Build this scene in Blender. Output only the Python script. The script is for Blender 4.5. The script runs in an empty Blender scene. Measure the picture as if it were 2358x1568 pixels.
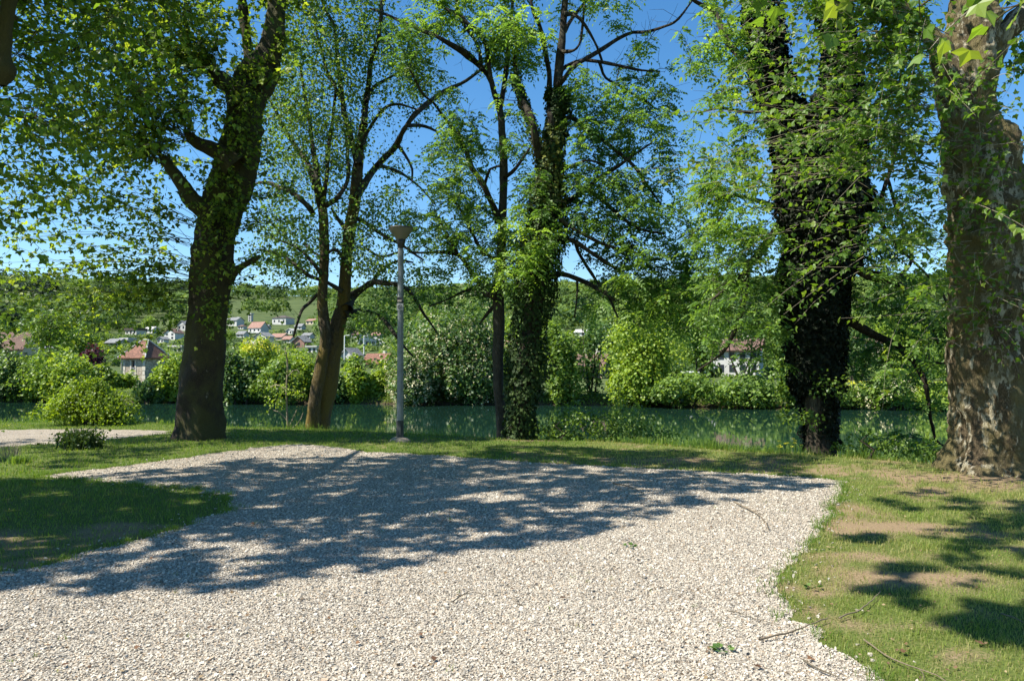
import bpy, math, random
import numpy as np
from mathutils import Vector

# ------------------------------------------------------------------ camera, sky, sun, exposure
scene = bpy.context.scene
COL = scene.collection
W0, H0, F0 = 2358.0, 1568.0, 1750.0          # measuring frame of the photograph, focal length in its pixels
CAMZ, HORIZON = 1.6, 840.0
PITCH = math.atan((HORIZON - H0 / 2) / F0)
cd = bpy.data.cameras.new("camera"); cam = bpy.data.objects.new("camera", cd); COL.objects.link(cam)
cam.location = (0, 0, CAMZ); cam.rotation_euler = (math.pi / 2 + PITCH, 0, 0)
cd.sensor_fit = 'HORIZONTAL'; cd.sensor_width = 36.0; cd.lens = 36.0 * F0 / W0
cd.clip_start = 0.05; cd.clip_end = 6000
scene.camera = cam

SUN_EL = math.radians(52)
SUN_AZ = math.atan2(-0.97, -0.24)            # azimuth of the sun, from +Y towards +X
SUN = np.array([math.sin(SUN_AZ) * math.cos(SUN_EL), math.cos(SUN_AZ) * math.cos(SUN_EL), math.sin(SUN_EL)])
world = bpy.data.worlds.new("World"); scene.world = world; world.use_nodes = True
nt = world.node_tree; nt.nodes.clear()
sky = nt.nodes.new('ShaderNodeTexSky'); sky.sky_type = 'NISHITA'; sky.sun_disc = False
sky.sun_elevation = SUN_EL; sky.sun_rotation = SUN_AZ; sky.altitude = 300
sky.air_density = 1.0; sky.dust_density = 0.1; sky.ozone_density = 3.0
bg = nt.nodes.new('ShaderNodeBackground'); bg.inputs[1].default_value = 0.09
wo = nt.nodes.new('ShaderNodeOutputWorld')
hs = nt.nodes.new('ShaderNodeHueSaturation'); hs.inputs['Saturation'].default_value = 1.26; hs.inputs['Hue'].default_value = .497
nt.links.new(sky.outputs[0], hs.inputs['Color']); nt.links.new(hs.outputs[0], bg.inputs[0]); nt.links.new(bg.outputs[0], wo.inputs[0])
sd = bpy.data.lights.new("sun", 'SUN'); sd.energy = 5.0; sd.angle = math.radians(0.53); sd.color = (1.0, 0.95, 0.85)
so = bpy.data.objects.new("sun", sd); COL.objects.link(so); so.location = (-20, -6, 30)
so.rotation_euler = Vector((-SUN[0], -SUN[1], -SUN[2])).to_track_quat('-Z', 'Y').to_euler()
scene.view_settings.view_transform = 'Standard'; scene.view_settings.look = 'None'
scene.view_settings.gamma = 1.0; scene.view_settings.exposure = 1.12
scene.cycles.max_bounces = 6; scene.cycles.diffuse_bounces = 3; scene.cycles.glossy_bounces = 3
scene.cycles.transmission_bounces = 3; scene.cycles.caustics_reflective = False; scene.cycles.caustics_refractive = False

rng = np.random.default_rng(11)
WATER = -1.9

# ------------------------------------------------------------------ helpers
def ray(u, v):
    a = (u - W0 / 2) / F0; b = -(v - H0 / 2) / F0
    c, s = math.cos(PITCH), math.sin(PITCH)
    return np.array([a, c - s * b, s + c * b])
def at(u, v, Y):
    d = ray(u, v); return np.array([0, 0, CAMZ]) + d * (Y / d[1])
def gnd(u, v, z=0.0):
    d = ray(u, v); return np.array([0, 0, CAMZ]) + d * ((z - CAMZ) / d[2])
def nz(a):
    a = np.asarray(a, float); return a / np.maximum(np.linalg.norm(a, axis=-1, keepdims=True), 1e-9)

def _h(ix, iy, iz, seed):
    h = (ix.astype(np.int64) * 374761393 + iy.astype(np.int64) * 668265263 + iz.astype(np.int64) * 1274126177 + seed * 974634777) & 0xffffffff
    h = ((h ^ (h >> 13)) * 1274126177) & 0xffffffff
    h = h ^ (h >> 16)
    return (h & 0xffff) / 65535.0
def vnoise(P, seed=0):
    P = np.asarray(P, float); i = np.floor(P).astype(np.int64); f = P - i; f = f * f * (3 - 2 * f)
    r = 0
    for dx in (0, 1):
        for dy in (0, 1):
            for dz in (0, 1):
                w = (f[:, 0] if dx else 1 - f[:, 0]) * (f[:, 1] if dy else 1 - f[:, 1]) * (f[:, 2] if dz else 1 - f[:, 2])
                r = r + w * _h(i[:, 0] + dx, i[:, 1] + dy, i[:, 2] + dz, seed)
    return r * 2 - 1
def fbm(P, o=3, seed=0):
    P = np.asarray(P, float); r = 0; a = 1; t = 0
    for k in range(o):
        r = r + a * vnoise(P * 2 ** k, seed + k); t += a; a *= .5
    return r / t
def n2(x, y, s, o=3, seed=0):
    x = np.atleast_1d(np.asarray(x, float)); y = np.atleast_1d(np.asarray(y, float))
    return fbm(np.stack([x * s, y * s, np.zeros_like(x)], -1), o, seed)

def tag(o, label=None, cat=None, group=None, kind=None):
    if label: o['label'] = label
    if cat: o['category'] = cat
    if group: o['group'] = group
    if kind: o['kind'] = kind
    return o
def thing(name, loc, label, cat, group=None, rz=0):
    o = bpy.data.objects.new(name, None); COL.objects.link(o)
    o.location = tuple(float(q) for q in loc); o.rotation_euler = (0, 0, rz); o.empty_display_size = .2
    return tag(o, label, cat, group)
def mesh_obj(name, V, F, mat, parent=None, tint=None, smooth=False, local=False, attrs=None):
    """V (n,3); F list of index arrays (each m x k)."""
    V = np.asarray(V, float)
    if parent is not None and not local:
        V = V - np.array(parent.location)
    if not isinstance(F, (list, tuple)): F = [F]
    F = [np.asarray(f, np.int64) for f in F if len(f)]
    me = bpy.data.meshes.new(name)
    nl = sum(f.size for f in F); npol = sum(len(f) for f in F)
    me.vertices.add(len(V)); me.vertices.foreach_set('co', V.astype(np.float32).ravel())
    me.loops.add(nl); me.loops.foreach_set('vertex_index', np.concatenate([f.ravel() for f in F]).astype(np.int32))
    me.polygons.add(npol)
    tot = np.concatenate([np.full(len(f), f.shape[1]) for f in F]); st = np.concatenate([[0], np.cumsum(tot)[:-1]])
    me.polygons.foreach_set('loop_start', st.astype(np.int32))
    try: me.polygons.foreach_set('loop_total', tot.astype(np.int32))
    except Exception: pass
    me.polygons.foreach_set('use_smooth', np.full(npol, bool(smooth)))
    me.update(calc_edges=True)
    if tint is not None:
        a = me.attributes.new('tint', 'FLOAT', 'FACE'); a.data.foreach_set('value', np.asarray(tint, np.float32))
    for k, val in (attrs or {}).items():
        a = me.attributes.new(k, 'FLOAT', 'POINT'); a.data.foreach_set('value', np.asarray(val, np.float32))
    me.materials.append(mat)
    o = bpy.data.objects.new(name, me); COL.objects.link(o)
    if parent is not None: o.parent = parent
    return o

class MB:
    """collects boxes / prisms / arrays into one mesh"""
    def __init__(s): s.V = []; s.F = {}; s.n = 0
    def add(s, V, *Fs):
        V = np.asarray(V, float)
        for F in Fs:
            F = np.asarray(F)
            if len(F): s.F.setdefault(F.shape[1], []).append(F + s.n)
        s.V.append(V); s.n += len(V); return s
    def box(s, c, size, rz=0.0):
        x, y, z = [q / 2 for q in size]
        V = np.array([[-x,-y,-z],[x,-y,-z],[x,y,-z],[-x,y,-z],[-x,-y,z],[x,-y,z],[x,y,z],[-x,y,z]])
        if rz:
            ca, sa = math.cos(rz), math.sin(rz); V = np.stack([V[:,0]*ca-V[:,1]*sa, V[:,0]*sa+V[:,1]*ca, V[:,2]], -1)
        return s.add(V + np.array(c), [[0,3,2,1],[4,5,6,7],[0,1,5,4],[1,2,6,5],[2,3,7,6],[3,0,4,7]])
    def build(s, name, mat, parent=None, **k):
        return mesh_obj(name, np.concatenate(s.V), [np.concatenate(f) for f in s.F.values()], mat, parent, **k)

def tubes(polys):
    """polys: list of (pts, radii, sides) -> V, quads"""
    g = {}
    for p, r, k in polys: g.setdefault((len(p), k), []).append((p, r))
    VV, FF, n0 = [], [], 0
    for (n, k), L in g.items():
        P = np.array([a for a, _ in L], float); R = np.array([b for _, b in L], float); m = len(L)
        T = nz(np.gradient(P, axis=1)); mt = nz(T.mean(1))
        ref = np.where(np.abs(mt[:, 2:3]) < .8, np.array([[0, 0, 1.]]), np.array([[0, 1., 0]]))
        N = nz(ref[:, None] - (T * ref[:, None]).sum(-1, keepdims=True) * T); B = np.cross(T, N)
        th = np.linspace(0, 2 * np.pi, k, endpoint=False)
        V = P[:, :, None] + R[:, :, None, None] * (np.cos(th)[None, None, :, None] * N[:, :, None] + np.sin(th)[None, None, :, None] * B[:, :, None])
        idx = np.arange(m * n * k).reshape(m, n, k) + n0
        a = idx[:, :-1]; b = idx[:, 1:]
        F = np.stack([a, np.roll(a, -1, 2), np.roll(b, -1, 2), b], -1).reshape(-1, 4)
        VV.append(V.reshape(-1, 3)); FF.append(F); n0 += m * n * k
    return np.concatenate(VV), np.concatenate(FF)

def catmull(P, n):
    P = np.asarray(P, float); Q = np.vstack([2 * P[0] - P[1], P, 2 * P[-1] - P[-2]])
    seg = len(P) - 1; t = np.linspace(0, seg, n); i = np.minimum(t.astype(int), seg - 1); f = (t - i)[:, None]
    p0, p1, p2, p3 = Q[i], Q[i + 1], Q[i + 2], Q[i + 3]
    return .5 * ((2 * p1) + (-p0 + p2) * f + (2 * p0 - 5 * p1 + 4 * p2 - p3) * f**2 + (-p0 + 3 * p1 - 3 * p2 + p3) * f**3)

def fat_trunk(P, R, sides=40, step=.07, amp=.09, freq=2.2, flare=0.0, lobes=5, seed=0, fine=.012, flute=.045, burls=0):
    """thick trunk with burrs, flutes and root flare"""
    P = np.asarray(P, float); L = np.linalg.norm(np.diff(P, axis=0), axis=1).sum(); n = max(6, int(L / step))
    C = catmull(np.column_stack([P, R]), n); pts, r = C[:, :3], np.maximum(C[:, 3], .01)
    V, F = tubes([(pts, r, sides)])
    cen = np.repeat(pts, sides, 0); rad = V - cen; rr = np.linalg.norm(rad, axis=1, keepdims=True); rad = rad / rr
    h = (V[:, 2] - pts[0, 2])
    th = np.tile(np.linspace(0, 2 * np.pi, sides, endpoint=False), n)
    S = V.copy(); S[:, 2] *= .55
    k = 1 + amp * 2 * fbm(S * freq, 3, seed) + flute * np.sin(th * lobes + 2.5 * vnoise(np.stack([h * .5, h * 0, h * 0], -1), seed + 7) * 2)
    if flare:
        k = k + flare * np.exp(-np.maximum(h, 0) / .32) * (1.0 + .75 * np.sin(th * lobes + seed))
    g_ = np.random.default_rng(seed)
    for _ in range(burls):
        j = g_.integers(0, len(V)); s_ = g_.uniform(.06, .2); k = k + g_.uniform(.10, .26) * np.exp(-((V - V[j]) ** 2).sum(1) / s_ ** 2)
    V = cen + rad * (rr[:, 0] * k + fine * fbm(V * 14, 2, seed + 3))[:, None]
    return V, F

# leaf templates: x = across, y = along the axis, z = along the normal
T_KITE = (np.array([[0, 0, 0], [.38, .5, .06], [0, 1, -.04], [-.38, .5, .06]]), np.array([[0, 1, 2, 3]]))
T_SLIM = (np.array([[0, 0, 0], [.2, .45, .03], [0, 1, -.06], [-.2, .45, .03]]), np.array([[0, 1, 2, 3]]))
T_LOBED = (np.array([[0, .0, 0], [.0, .36, 0], [.24, .52, .04], [0, 1.0, -.08], [-.24, .52, .04], [.62, .28, -.06], [-.62, .28, -.06],[.3,-.08,0],[-.3,-.08,0]]),
           np.array([[0, 7, 5, 2], [0, 2, 3, 4], [0, 4, 6, 8]]))
def leaf_mesh(P, A, N, S, tmpl, width=1.0):
    tv, tf = tmpl; P = np.asarray(P, float); n = len(P)
    A = nz(A); N = nz(N - (N * A).sum(-1, keepdims=True) * A); X = np.cross(A, N)
    S = np.broadcast_to(np.asarray(S, float), (n,))[:, None, None]
    V = P[:, None] + S * (tv[None, :, 0:1] * width * X[:, None] + tv[None, :, 1:2] * A[:, None] + tv[None, :, 2:3] * N[:, None])
    F = tf[None] + (np.arange(n) * len(tv))[:, None, None]
    return V.reshape(-1, 3), F.reshape(-1, 4)
def rv(n): return nz(rng.normal(size=(n, 3)))

class Leaves:
    def __init__(s): s.P = []; s.A = []; s.N = []; s.S = []; s.T = []
    def add(s, P, A, N, S, T=None):
        n = len(P); s.P.append(P); s.A.append(A); s.N.append(N); s.S.append(np.broadcast_to(S, (n,)))
        s.T.append(rng.random(n) if T is None else np.broadcast_to(T, (n,)))
    def count(s): return sum(len(p) for p in s.P)
    def build(s, name, mat, parent, tmpl, width=1.0):
        P, A, N, S, T = [np.concatenate(q) for q in (s.P, s.A, s.N, s.S, s.T)]
        V, F = leaf_mesh(P, A, N, S, tmpl, width)
        return mesh_obj(name, V, F, mat, parent, tint=np.repeat(T, len(tmpl[1])))

# ------------------------------------------------------------------ materials
def new_mat(name):
    m = bpy.data.materials.new(name); m.use_nodes = True; t = m.node_tree; t.nodes.clear()
    o = t.nodes.new('ShaderNodeOutputMaterial'); return m, t, o
def nd(t, kind, **k):
    n = t.nodes.new(kind)
    for a, b in k.items():
        if a.startswith('i_'): n.inputs[a[2:].replace('_', ' ')].default_value = b
        else: setattr(n, a, b)
    return n
def ramp(t, stops, src, interp='LINEAR'):
    r = t.nodes.new('ShaderNodeValToRGB'); r.color_ramp.interpolation = interp; e = r.color_ramp.elements
    while len(e) < len(stops): e.new(.5)
    for i, (p, c) in enumerate(stops): e[i].position = p; e[i].color = (*c, 1)
    t.links.new(src, r.inputs[0]); return r
def noise(t, scale, detail=4, rough=.55, vec=None, dim=None):
    n = nd(t, 'ShaderNodeTexNoise'); n.inputs['Scale'].default_value = scale
    n.inputs['Detail'].default_value = detail; n.inputs['Roughness'].default_value = rough
    if vec is not None: t.links.new(vec, n.inputs['Vector'])
    return n
def mapping(t, scale=(1, 1, 1), src='Object', rot=(0, 0, 0)):
    tc = nd(t, 'ShaderNodeTexCoord'); m = nd(t, 'ShaderNodeMapping'); m.inputs['Scale'].default_value = scale; m.inputs['Rotation'].default_value = rot
    t.links.new(tc.outputs[src], m.inputs[0]); return m.outputs[0]
def mixc(t, fac, a, b, blend='MIX'):
    m = nd(t, 'ShaderNodeMix', data_type='RGBA', blend_type=blend)
    for s, v in ((m.inputs[0], fac), (m.inputs[6], a), (m.inputs[7], b)):
        if hasattr(v, 'links') or hasattr(v, 'is_linked'): t.links.new(v, s)
        elif isinstance(v, tuple): s.default_value = (*v, 1)
        else: s.default_value = v
    return m.outputs[2]
def leaf_mat(name, cols, trans=.42, rough=.45, tcol=None, spec=.4, gain=1.18):
    cols = [tuple(min(.8, q * gain) for q in c) for c in cols]
    """per-leaf colour from the tint attribute, some light passing through the blade"""
    m, t, o = new_mat(name); a = nd(t, 'ShaderNodeAttribute', attribute_name='tint')
    r = ramp(t, [(i / (len(cols) - 1), c) for i, c in enumerate(cols)], a.outputs['Fac'])
    p = nd(t, 'ShaderNodeBsdfPrincipled'); p.inputs['Roughness'].default_value = rough
    p.inputs['Specular IOR Level'].default_value = spec
    t.links.new(r.outputs[0], p.inputs['Base Color'])
    tr = nd(t, 'ShaderNodeBsdfTranslucent')
    tc = mixc(t, 1.0, r.outputs[0], tcol or (1.6, 1.55, .6), 'MULTIPLY'); t.links.new(tc, tr.inputs[0])
    mx = nd(t, 'ShaderNodeMixShader'); mx.inputs[0].default_value = trans
    t.links.new(p.outputs[0], mx.inputs[1]); t.links.new(tr.outputs[0], mx.inputs[2]); t.links.new(mx.outputs[0], o.inputs[0])
    return m
def plain(name, col, rough=.7, var=.25, scale=3., bump=0., metal=0., bscale=None):
    m, t, o = new_mat(name); p = nd(t, 'ShaderNodeBsdfPrincipled'); v = mapping(t)
    n = noise(t, scale, 5, .6, v)
    r = ramp(t, [(.25, tuple(c * (1 - var) for c in col)), (.75, tuple(min(1, c * (1 + var)) for c in col))], n.outputs[0])
    t.links.new(r.outputs[0], p.inputs['Base Color']); p.inputs['Roughness'].default_value = rough; p.inputs['Metallic'].default_value = metal
    if bump:
        b = nd(t, 'ShaderNodeBump'); b.inputs['Strength'].default_value = bump; b.inputs['Distance'].default_value = .02
        n2_ = noise(t, bscale or scale * 4, 6, .6, v); t.links.new(n2_.outputs[0], b.inputs['Height']); t.links.new(b.outputs[0], p.inputs['Normal'])
    t.links.new(p.outputs[0], o.inputs[0]); return m
def bark_mat(name, base, patch, dark, pscale=3.0, stretch=.45, moss=None, plates=False, bump=.8, moss_dir=None, pw=(.5, .56), bd=.04):
    m, t, o = new_mat(name); p = nd(t, 'ShaderNodeBsdfPrincipled'); v = mapping(t, (1, 1, stretch))
    big = noise(t, pscale, 6, .62, v); fine = noise(t, pscale * 9, 6, .7, v); fl = noise(t, pscale * 2.7, 5, .6, v)
    c = ramp(t, [(.3, dark), (.62, base)], fine.outputs[0]).outputs[0]
    f1 = ramp(t, [(pw[0], (0, 0, 0)), (pw[1], (1, 1, 1))], big.outputs[0]).outputs[0]
    c = mixc(t, f1, c, patch)
    f2 = ramp(t, [(.56, (0, 0, 0)), (.62, (1, 1, 1))], fl.outputs[0]).outputs[0]
    c = mixc(t, f2, c, tuple(.55 * a + .45 * b for a, b in zip(base, dark)))
    if moss:
        mn = noise(t, 1.6, 6, .7, v); f3 = ramp(t, [(.42, (0, 0, 0)), (.55, (1, 1, 1))], mn.outputs[0]).outputs[0]
        c = mixc(t, f3, c, moss)
    mul = ramp(t, [(.2, (.6, .6, .6)), (.7, (1.15, 1.15, 1.15))], fine.outputs[0]).outputs[0]
    c = mixc(t, 1.0, c, mul, 'MULTIPLY')
    t.links.new(c, p.inputs['Base Color']); p.inputs['Roughness'].default_value = .85; p.inputs['Specular IOR Level'].default_value = .2
    v2 = mapping(t, (1, 1, stretch * .5)); w = noise(t, pscale * 6, 8, .7, v2)
    b = nd(t, 'ShaderNodeBump'); b.inputs['Strength'].default_value = bump; b.inputs['Distance'].default_value = bd
    t.links.new(w.outputs[0], b.inputs['Height']); t.links.new(b.outputs[0], p.inputs['Normal'])
    t.links.new(p.outputs[0], o.inputs[0]); return m

M = {}
M['plane_bark_shade'] = bark_mat('plane_bark_shaded', (.055, .043, .03), (.19, .17, .125), (.02, .015, .011), 7.5, .6, moss=(.07, .065, .025), pw=(.64, .67))  # brown plane bark with the canopy's shade darkened into its colour
M['plane_bark'] = bark_mat('plane_bark_mottled', (.19, .145, .085), (.60, .54, .40), (.05, .034, .02), 7.0, .40, moss=(.20, .165, .075), pw=(.52, .55), bump=1.0, bd=.09)  # natural mottling, pale patches raised and darks deepened to imitate sun dapple
M['moss_bark'] = bark_mat('mossy_bark', (.13, .10, .065), (.22, .19, .14), (.035, .027, .017), 5, .35, moss=(.16, .115, .03), bump=1.0, pw=(.6, .66))
M['ash_bark'] = bark_mat('ash_bark', (.085, .075, .058), (.14, .13, .105), (.03, .025, .018), 6, .3, bump=1.0, pw=(.58, .66))
M['dark_bark'] = bark_mat('dark_bark', (.05, .04, .028), (.075, .065, .045), (.018, .014, .01), 6, .3, bump=1.0)
M['twig_bark'] = plain('twig_bark', (.075, .062, .04), .8, .3, 8)
M['pale_twig'] = plain('pale_twig', (.26, .22, .15), .8, .3, 8)
M['leaf_plane'] = leaf_mat('plane_leaf', [(.05, .10, .015), (.085, .16, .022), (.13, .22, .03), (.19, .25, .035)], .5, gain=1.08)
M['leaf_plane_left'] = leaf_mat('plane_leaf_deep', [(.035, .065, .012), (.065, .11, .018), (.11, .165, .025), (.20, .245, .03)], .55, gain=1.5)
M['leaf_alder'] = leaf_mat('alder_leaf', [(.045, .09, .022), (.075, .14, .035), (.12, .19, .045), (.17, .25, .06)], .48, gain=1.4)
M['leaf_ash'] = leaf_mat('ash_leaf', [(.05, .105, .028), (.085, .16, .038), (.135, .225, .05), (.21, .31, .06)], .52, gain=1.3)
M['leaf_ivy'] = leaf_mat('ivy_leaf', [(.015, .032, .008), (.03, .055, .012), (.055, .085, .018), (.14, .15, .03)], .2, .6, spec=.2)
M['leaf_ivy_dark'] = leaf_mat('dark_shaded_ivy_leaf', [(.004, .007, .003), (.007, .011, .004), (.011, .017, .005), (.022, .032, .009)], .08, .6, spec=.2)  # dark ivy, taken nearly to black to paint in the deep shade
M['leaf_bush'] = leaf_mat('lime_bush_leaf', [(.07, .12, .015), (.13, .195, .02), (.20, .275, .025), (.29, .34, .03)], .45)
M['leaf_dark'] = leaf_mat('dark_shrub_leaf', [(.02, .04, .01), (.035, .065, .015), (.06, .10, .025), (.09, .13, .03)], .3)
M['leaf_a'] = leaf_mat('mid_green_leaf', [(.055, .10, .02), (.095, .16, .028), (.15, .23, .035), (.22, .30, .05)], .4)
M['leaf_b'] = leaf_mat('fresh_green_leaf', [(.09, .15, .02), (.15, .23, .028), (.22, .30, .035), (.30, .36, .05)], .4)
M['leaf_c'] = leaf_mat('deep_green_leaf', [(.03, .06, .016), (.05, .10, .025), (.08, .14, .03), (.11, .18, .045)], .3)
M['leaf_purple'] = leaf_mat('purple_leaf', [(.03, .008, .012), (.06, .014, .022), (.09, .025, .035), (.12, .04, .045)], .3, tcol=(1.3, .9, .9))
M['leaf_blossom'] = leaf_mat('blossoming_leaf', [(.035, .07, .02), (.06, .11, .025), (.10, .17, .035), (.14, .21, .05)], .3)
M['blossom'] = leaf_mat('cream_blossom', [(.38, .36, .18), (.52, .48, .28), (.64, .60, .40)], .3, tcol=(1, 1, .9))
M['yellow_blossom'] = leaf_mat('yellow_blossom', [(.55, .50, .02), (.75, .62, .02), (.8, .72, .05)], .3, tcol=(1, 1, .6))
M['hill_leaf'] = leaf_mat('hill_wood_leaf', [(.025, .05, .02), (.05, .09, .028), (.085, .14, .035), (.13, .19, .045), (.18, .23, .06)], .3, .7, spec=.15)
M['hill_dark'] = leaf_mat('conifer_needles', [(.01, .022, .014), (.018, .035, .02), (.03, .05, .028)], .1, .7, spec=.1)
M['reed'] = leaf_mat('bank_grass_blade', [(.05, .10, .018), (.09, .16, .025), (.15, .23, .035), (.2, .26, .06)], .45)
M['grass'] = leaf_mat('lawn_blade', [(.05, .105, .016), (.085, .155, .022), (.13, .20, .03), (.20, .24, .055), (.30, .27, .12)], .4, .5)

# ------------------------------------------------------------------ terrain
_e = sorted([tuple(gnd(u, v)[:2]) for u, v in [(0, 973), (300, 971), (420, 979), (560, 984), (700, 988), (900, 996), (1140, 1010), (1300, 1014), (1500, 1023), (1700, 1038), (1850, 1046), (2000, 1056), (2190, 1070)]])
EX = np.array([-400, -60, -25] + [p[0] for p in _e] + [9.5, 14, 40, 400.]); EY = np.array([45, 30, 23.5] + [p[1] for p in _e] + [11.3, 10, 3, -30.])
def y_edge(x): return np.interp(x, EX, EY) + .12 * vnoise(np.stack([np.atleast_1d(x) * .9, np.atleast_1d(x) * 0, np.atleast_1d(x) * 0], -1), 5)
def y_far(x): return 66.5 - .143 * np.clip(x, -150, 150) + 1.0 * vnoise(np.stack([np.atleast_1d(x) * .12, np.atleast_1d(x) * 0, np.atleast_1d(x) * 0], -1), 9)
PY = np.array([70, 90, 150, 200, 300, 420, 500, 650, 800, 950, 1050, 1300, 2000.]); PZ = np.array([-1.0, -.3, 2.5, 5.5, 11, 21, 31, 51, 77, 98, 102, 100, 90.])
def sm(t): t = np.clip(t, 0, 1); return t * t * (3 - 2 * t)
def terrain(x, y):
    x = np.atleast_1d(np.asarray(x, float)); y = np.atleast_1d(np.asarray(y, float))
    zn = -2.9 * sm((y - y_edge(x)) / 3.6)
    a = x / np.maximum(y, 60)
    fac = np.interp(a, [-.8, -.67, -.43, -.33, -.16, .06, .3, .58, .8], [1.07, 1.07, .97, .88, .88, .99, 1.04, 1.08, 1.08])
    zp = np.interp(y, PY, PZ); zp = np.where(y > 300, 11 + (zp - 11) * (1 + (fac - 1) * sm((y - 300) / 400)), zp)
    zp = zp + np.where(y > 110, 1.0, 0) * np.clip((y - 110) / 400, 0, 1) * 5 * fbm(np.stack([x / 130, y / 130, x * 0], -1), 2, 31)
    d = y - y_far(x); rise = sm((d + 2.2) / 3.2)
    zf = -2.9 + (zp + 2.9) * rise
    return np.where(d > -2.3, zf, zn)
def tz(x, y): return float(terrain(x, y)[0])
def on_terrain(u, v):
    d = ray(u, v)
    ys = np.concatenate([np.arange(66, 200, 1.), np.arange(200, 1100, 4.)]); P = d[None] * (ys / d[1])[:, None] + np.array([0, 0, CAMZ])
    g = terrain(P[:, 0], P[:, 1]) - P[:, 2]; k = np.argmax(g > 0) if (g > 0).any() else len(ys) - 1
    return np.array([P[k, 0], P[k, 1], terrain(P[k:k+1, 0], P[k:k+1, 1])[0]])

def pip(x, y, poly):
    poly = np.asarray(poly); ins = np.zeros(len(x), bool); n = len(poly)
    for i in range(n):
        x1, y1 = poly[i]; x2, y2 = poly[(i + 1) % n]
        c = ((y1 > y) != (y2 > y)) & (x < (x2 - x1) * (y - y1) / (y2 - y1 + 1e-12) + x1); ins ^= c
    return ins
GP = [(80, 1098), (200, 1083), (330, 1066), (450, 1050), (600, 1030), (680, 1023), (740, 1027), (850, 1040), (1000, 1048), (1200, 1062), (1500, 1079), (1700, 1090), (1850, 1098), (1947, 1106),
      (1935, 1135), (1915, 1168), (1886, 1219), (1842, 1276), (1812, 1312), (1800, 1337), (1799, 1384), (1842, 1435), (1905, 1460), (1925, 1500), (2030, 1567), (2200, 1700), (2400, 1950),
      (-1200, 1950), (-700, 1420), (-250, 1345), (0, 1318), (78, 1304), (175, 1285), (272, 1253), (369, 1230), (428, 1211), (521, 1176), (532, 1158), (515, 1143), (447, 1125), (350, 1118), (253, 1110), (163, 1104)]
GP2 = [(-400, 1000), (-200, 992), (0, 990), (200, 988), (395, 992), (388, 998), (300, 1007), (180, 1018), (0, 1029), (-200, 1048), (-400, 1075)]
def rough_poly(pp, amp, seed):
    P = np.array([gnd(u, v)[:2] for u, v in pp]); out = []
    for i in range(len(P)):
        a, b = P[i], P[(i + 1) % len(P)]; n = max(1, int(np.linalg.norm(b - a) / .06))
        for k in range(n): out.append(a + (b - a) * k / n)
    out = np.array(out); d = np.stack([n2(out[:, 0], out[:, 1], 5, 4, seed), n2(out[:, 0], out[:, 1], 5, 4, seed + 9)], -1)
    return out + d * amp
POLY1 = rough_poly(GP, .15, 1); POLY2 = rough_poly(GP2, .2, 2)
IN1 = np.array([gnd(u, v)[:2] for u, v in GP]); IN2 = np.array([gnd(u, v)[:2] for u, v in GP2])
def in_gravel(x, y): return pip(x, y, POLY1[::2]) | pip(x, y, POLY2[::2])

DIRT = [(459, 1012, .75, .6), (742, 988, .5, .4), (1158, 1012, .4, .3), (1200, 1014, .6, .4), (1888, 1040, .6, .4), (2280, 1092, 1.3, .45), (1930, 1180, .6, .5), (1990, 1215, .9, .45), (1930, 1290, .5, .35), (1860, 1360, .3, .18), (2080, 1215, .9, .3), (2020, 1340, .45, .25), (2080, 1430, .4, .2), (2100, 1130, 1.2, .4),
        (60, 1240, .8, .45), (-60, 1300, .9, .4), (270, 1210, .6, .2), (2300, 1520, .5, .3), (2200, 1330, .6, .2), (1500, 1062, 2.2, .5), (1800, 1080, 1.6, .5), (2330, 1110, 1.2, .4), (2250, 1100, .8, .3)]
def dirtf(x, y):
    d = .14 + .10 * (x > 0) + .42 * n2(x, y, 1.6, 4, 77) + .42 * n2(x, y, 6, 3, 78)
    for u, v, rx, ry in DIRT:
        c = gnd(u, v); d = d + .38 * np.exp(-(((x - c[0]) / rx) ** 2 + ((y - c[1]) / ry) ** 2))
    return np.clip(d + np.where(x < -3.5, -.2, 0) * (y > 9), 0, 1)

def axis(dense0, dense1, step, lo, hi, g=1.12):
    a = list(np.arange(dense0, dense1 + 1e-6, step)); s = step; x = dense1
    while x < hi: s *= g; x += s; a.append(x)
    s = step; x = dense0; b = []
    while x > lo: s *= g; x -= s; b.append(x)
    return np.array(b[::-1] + a)
xs = axis(-15, 10, .16, -1800, 1800); ys = np.concatenate([axis(2, 26, .16, -60, 26), np.arange(27, 58, 2.), np.arange(58, 84, .7), axis(84, 86, 1, 84, 2200, 1.06)[1:]])
GX, GY = np.meshgrid(xs, ys); gx, gy = GX.ravel(), GY.ravel(); gz = terrain(gx, gy)
nx, ny = len(xs), len(ys); ii = np.arange(nx * ny).reshape(ny, nx)
gf = np.stack([ii[:-1, :-1], ii[:-1, 1:], ii[1:, 1:], ii[1:, :-1]], -1).reshape(-1, 4)

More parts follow.
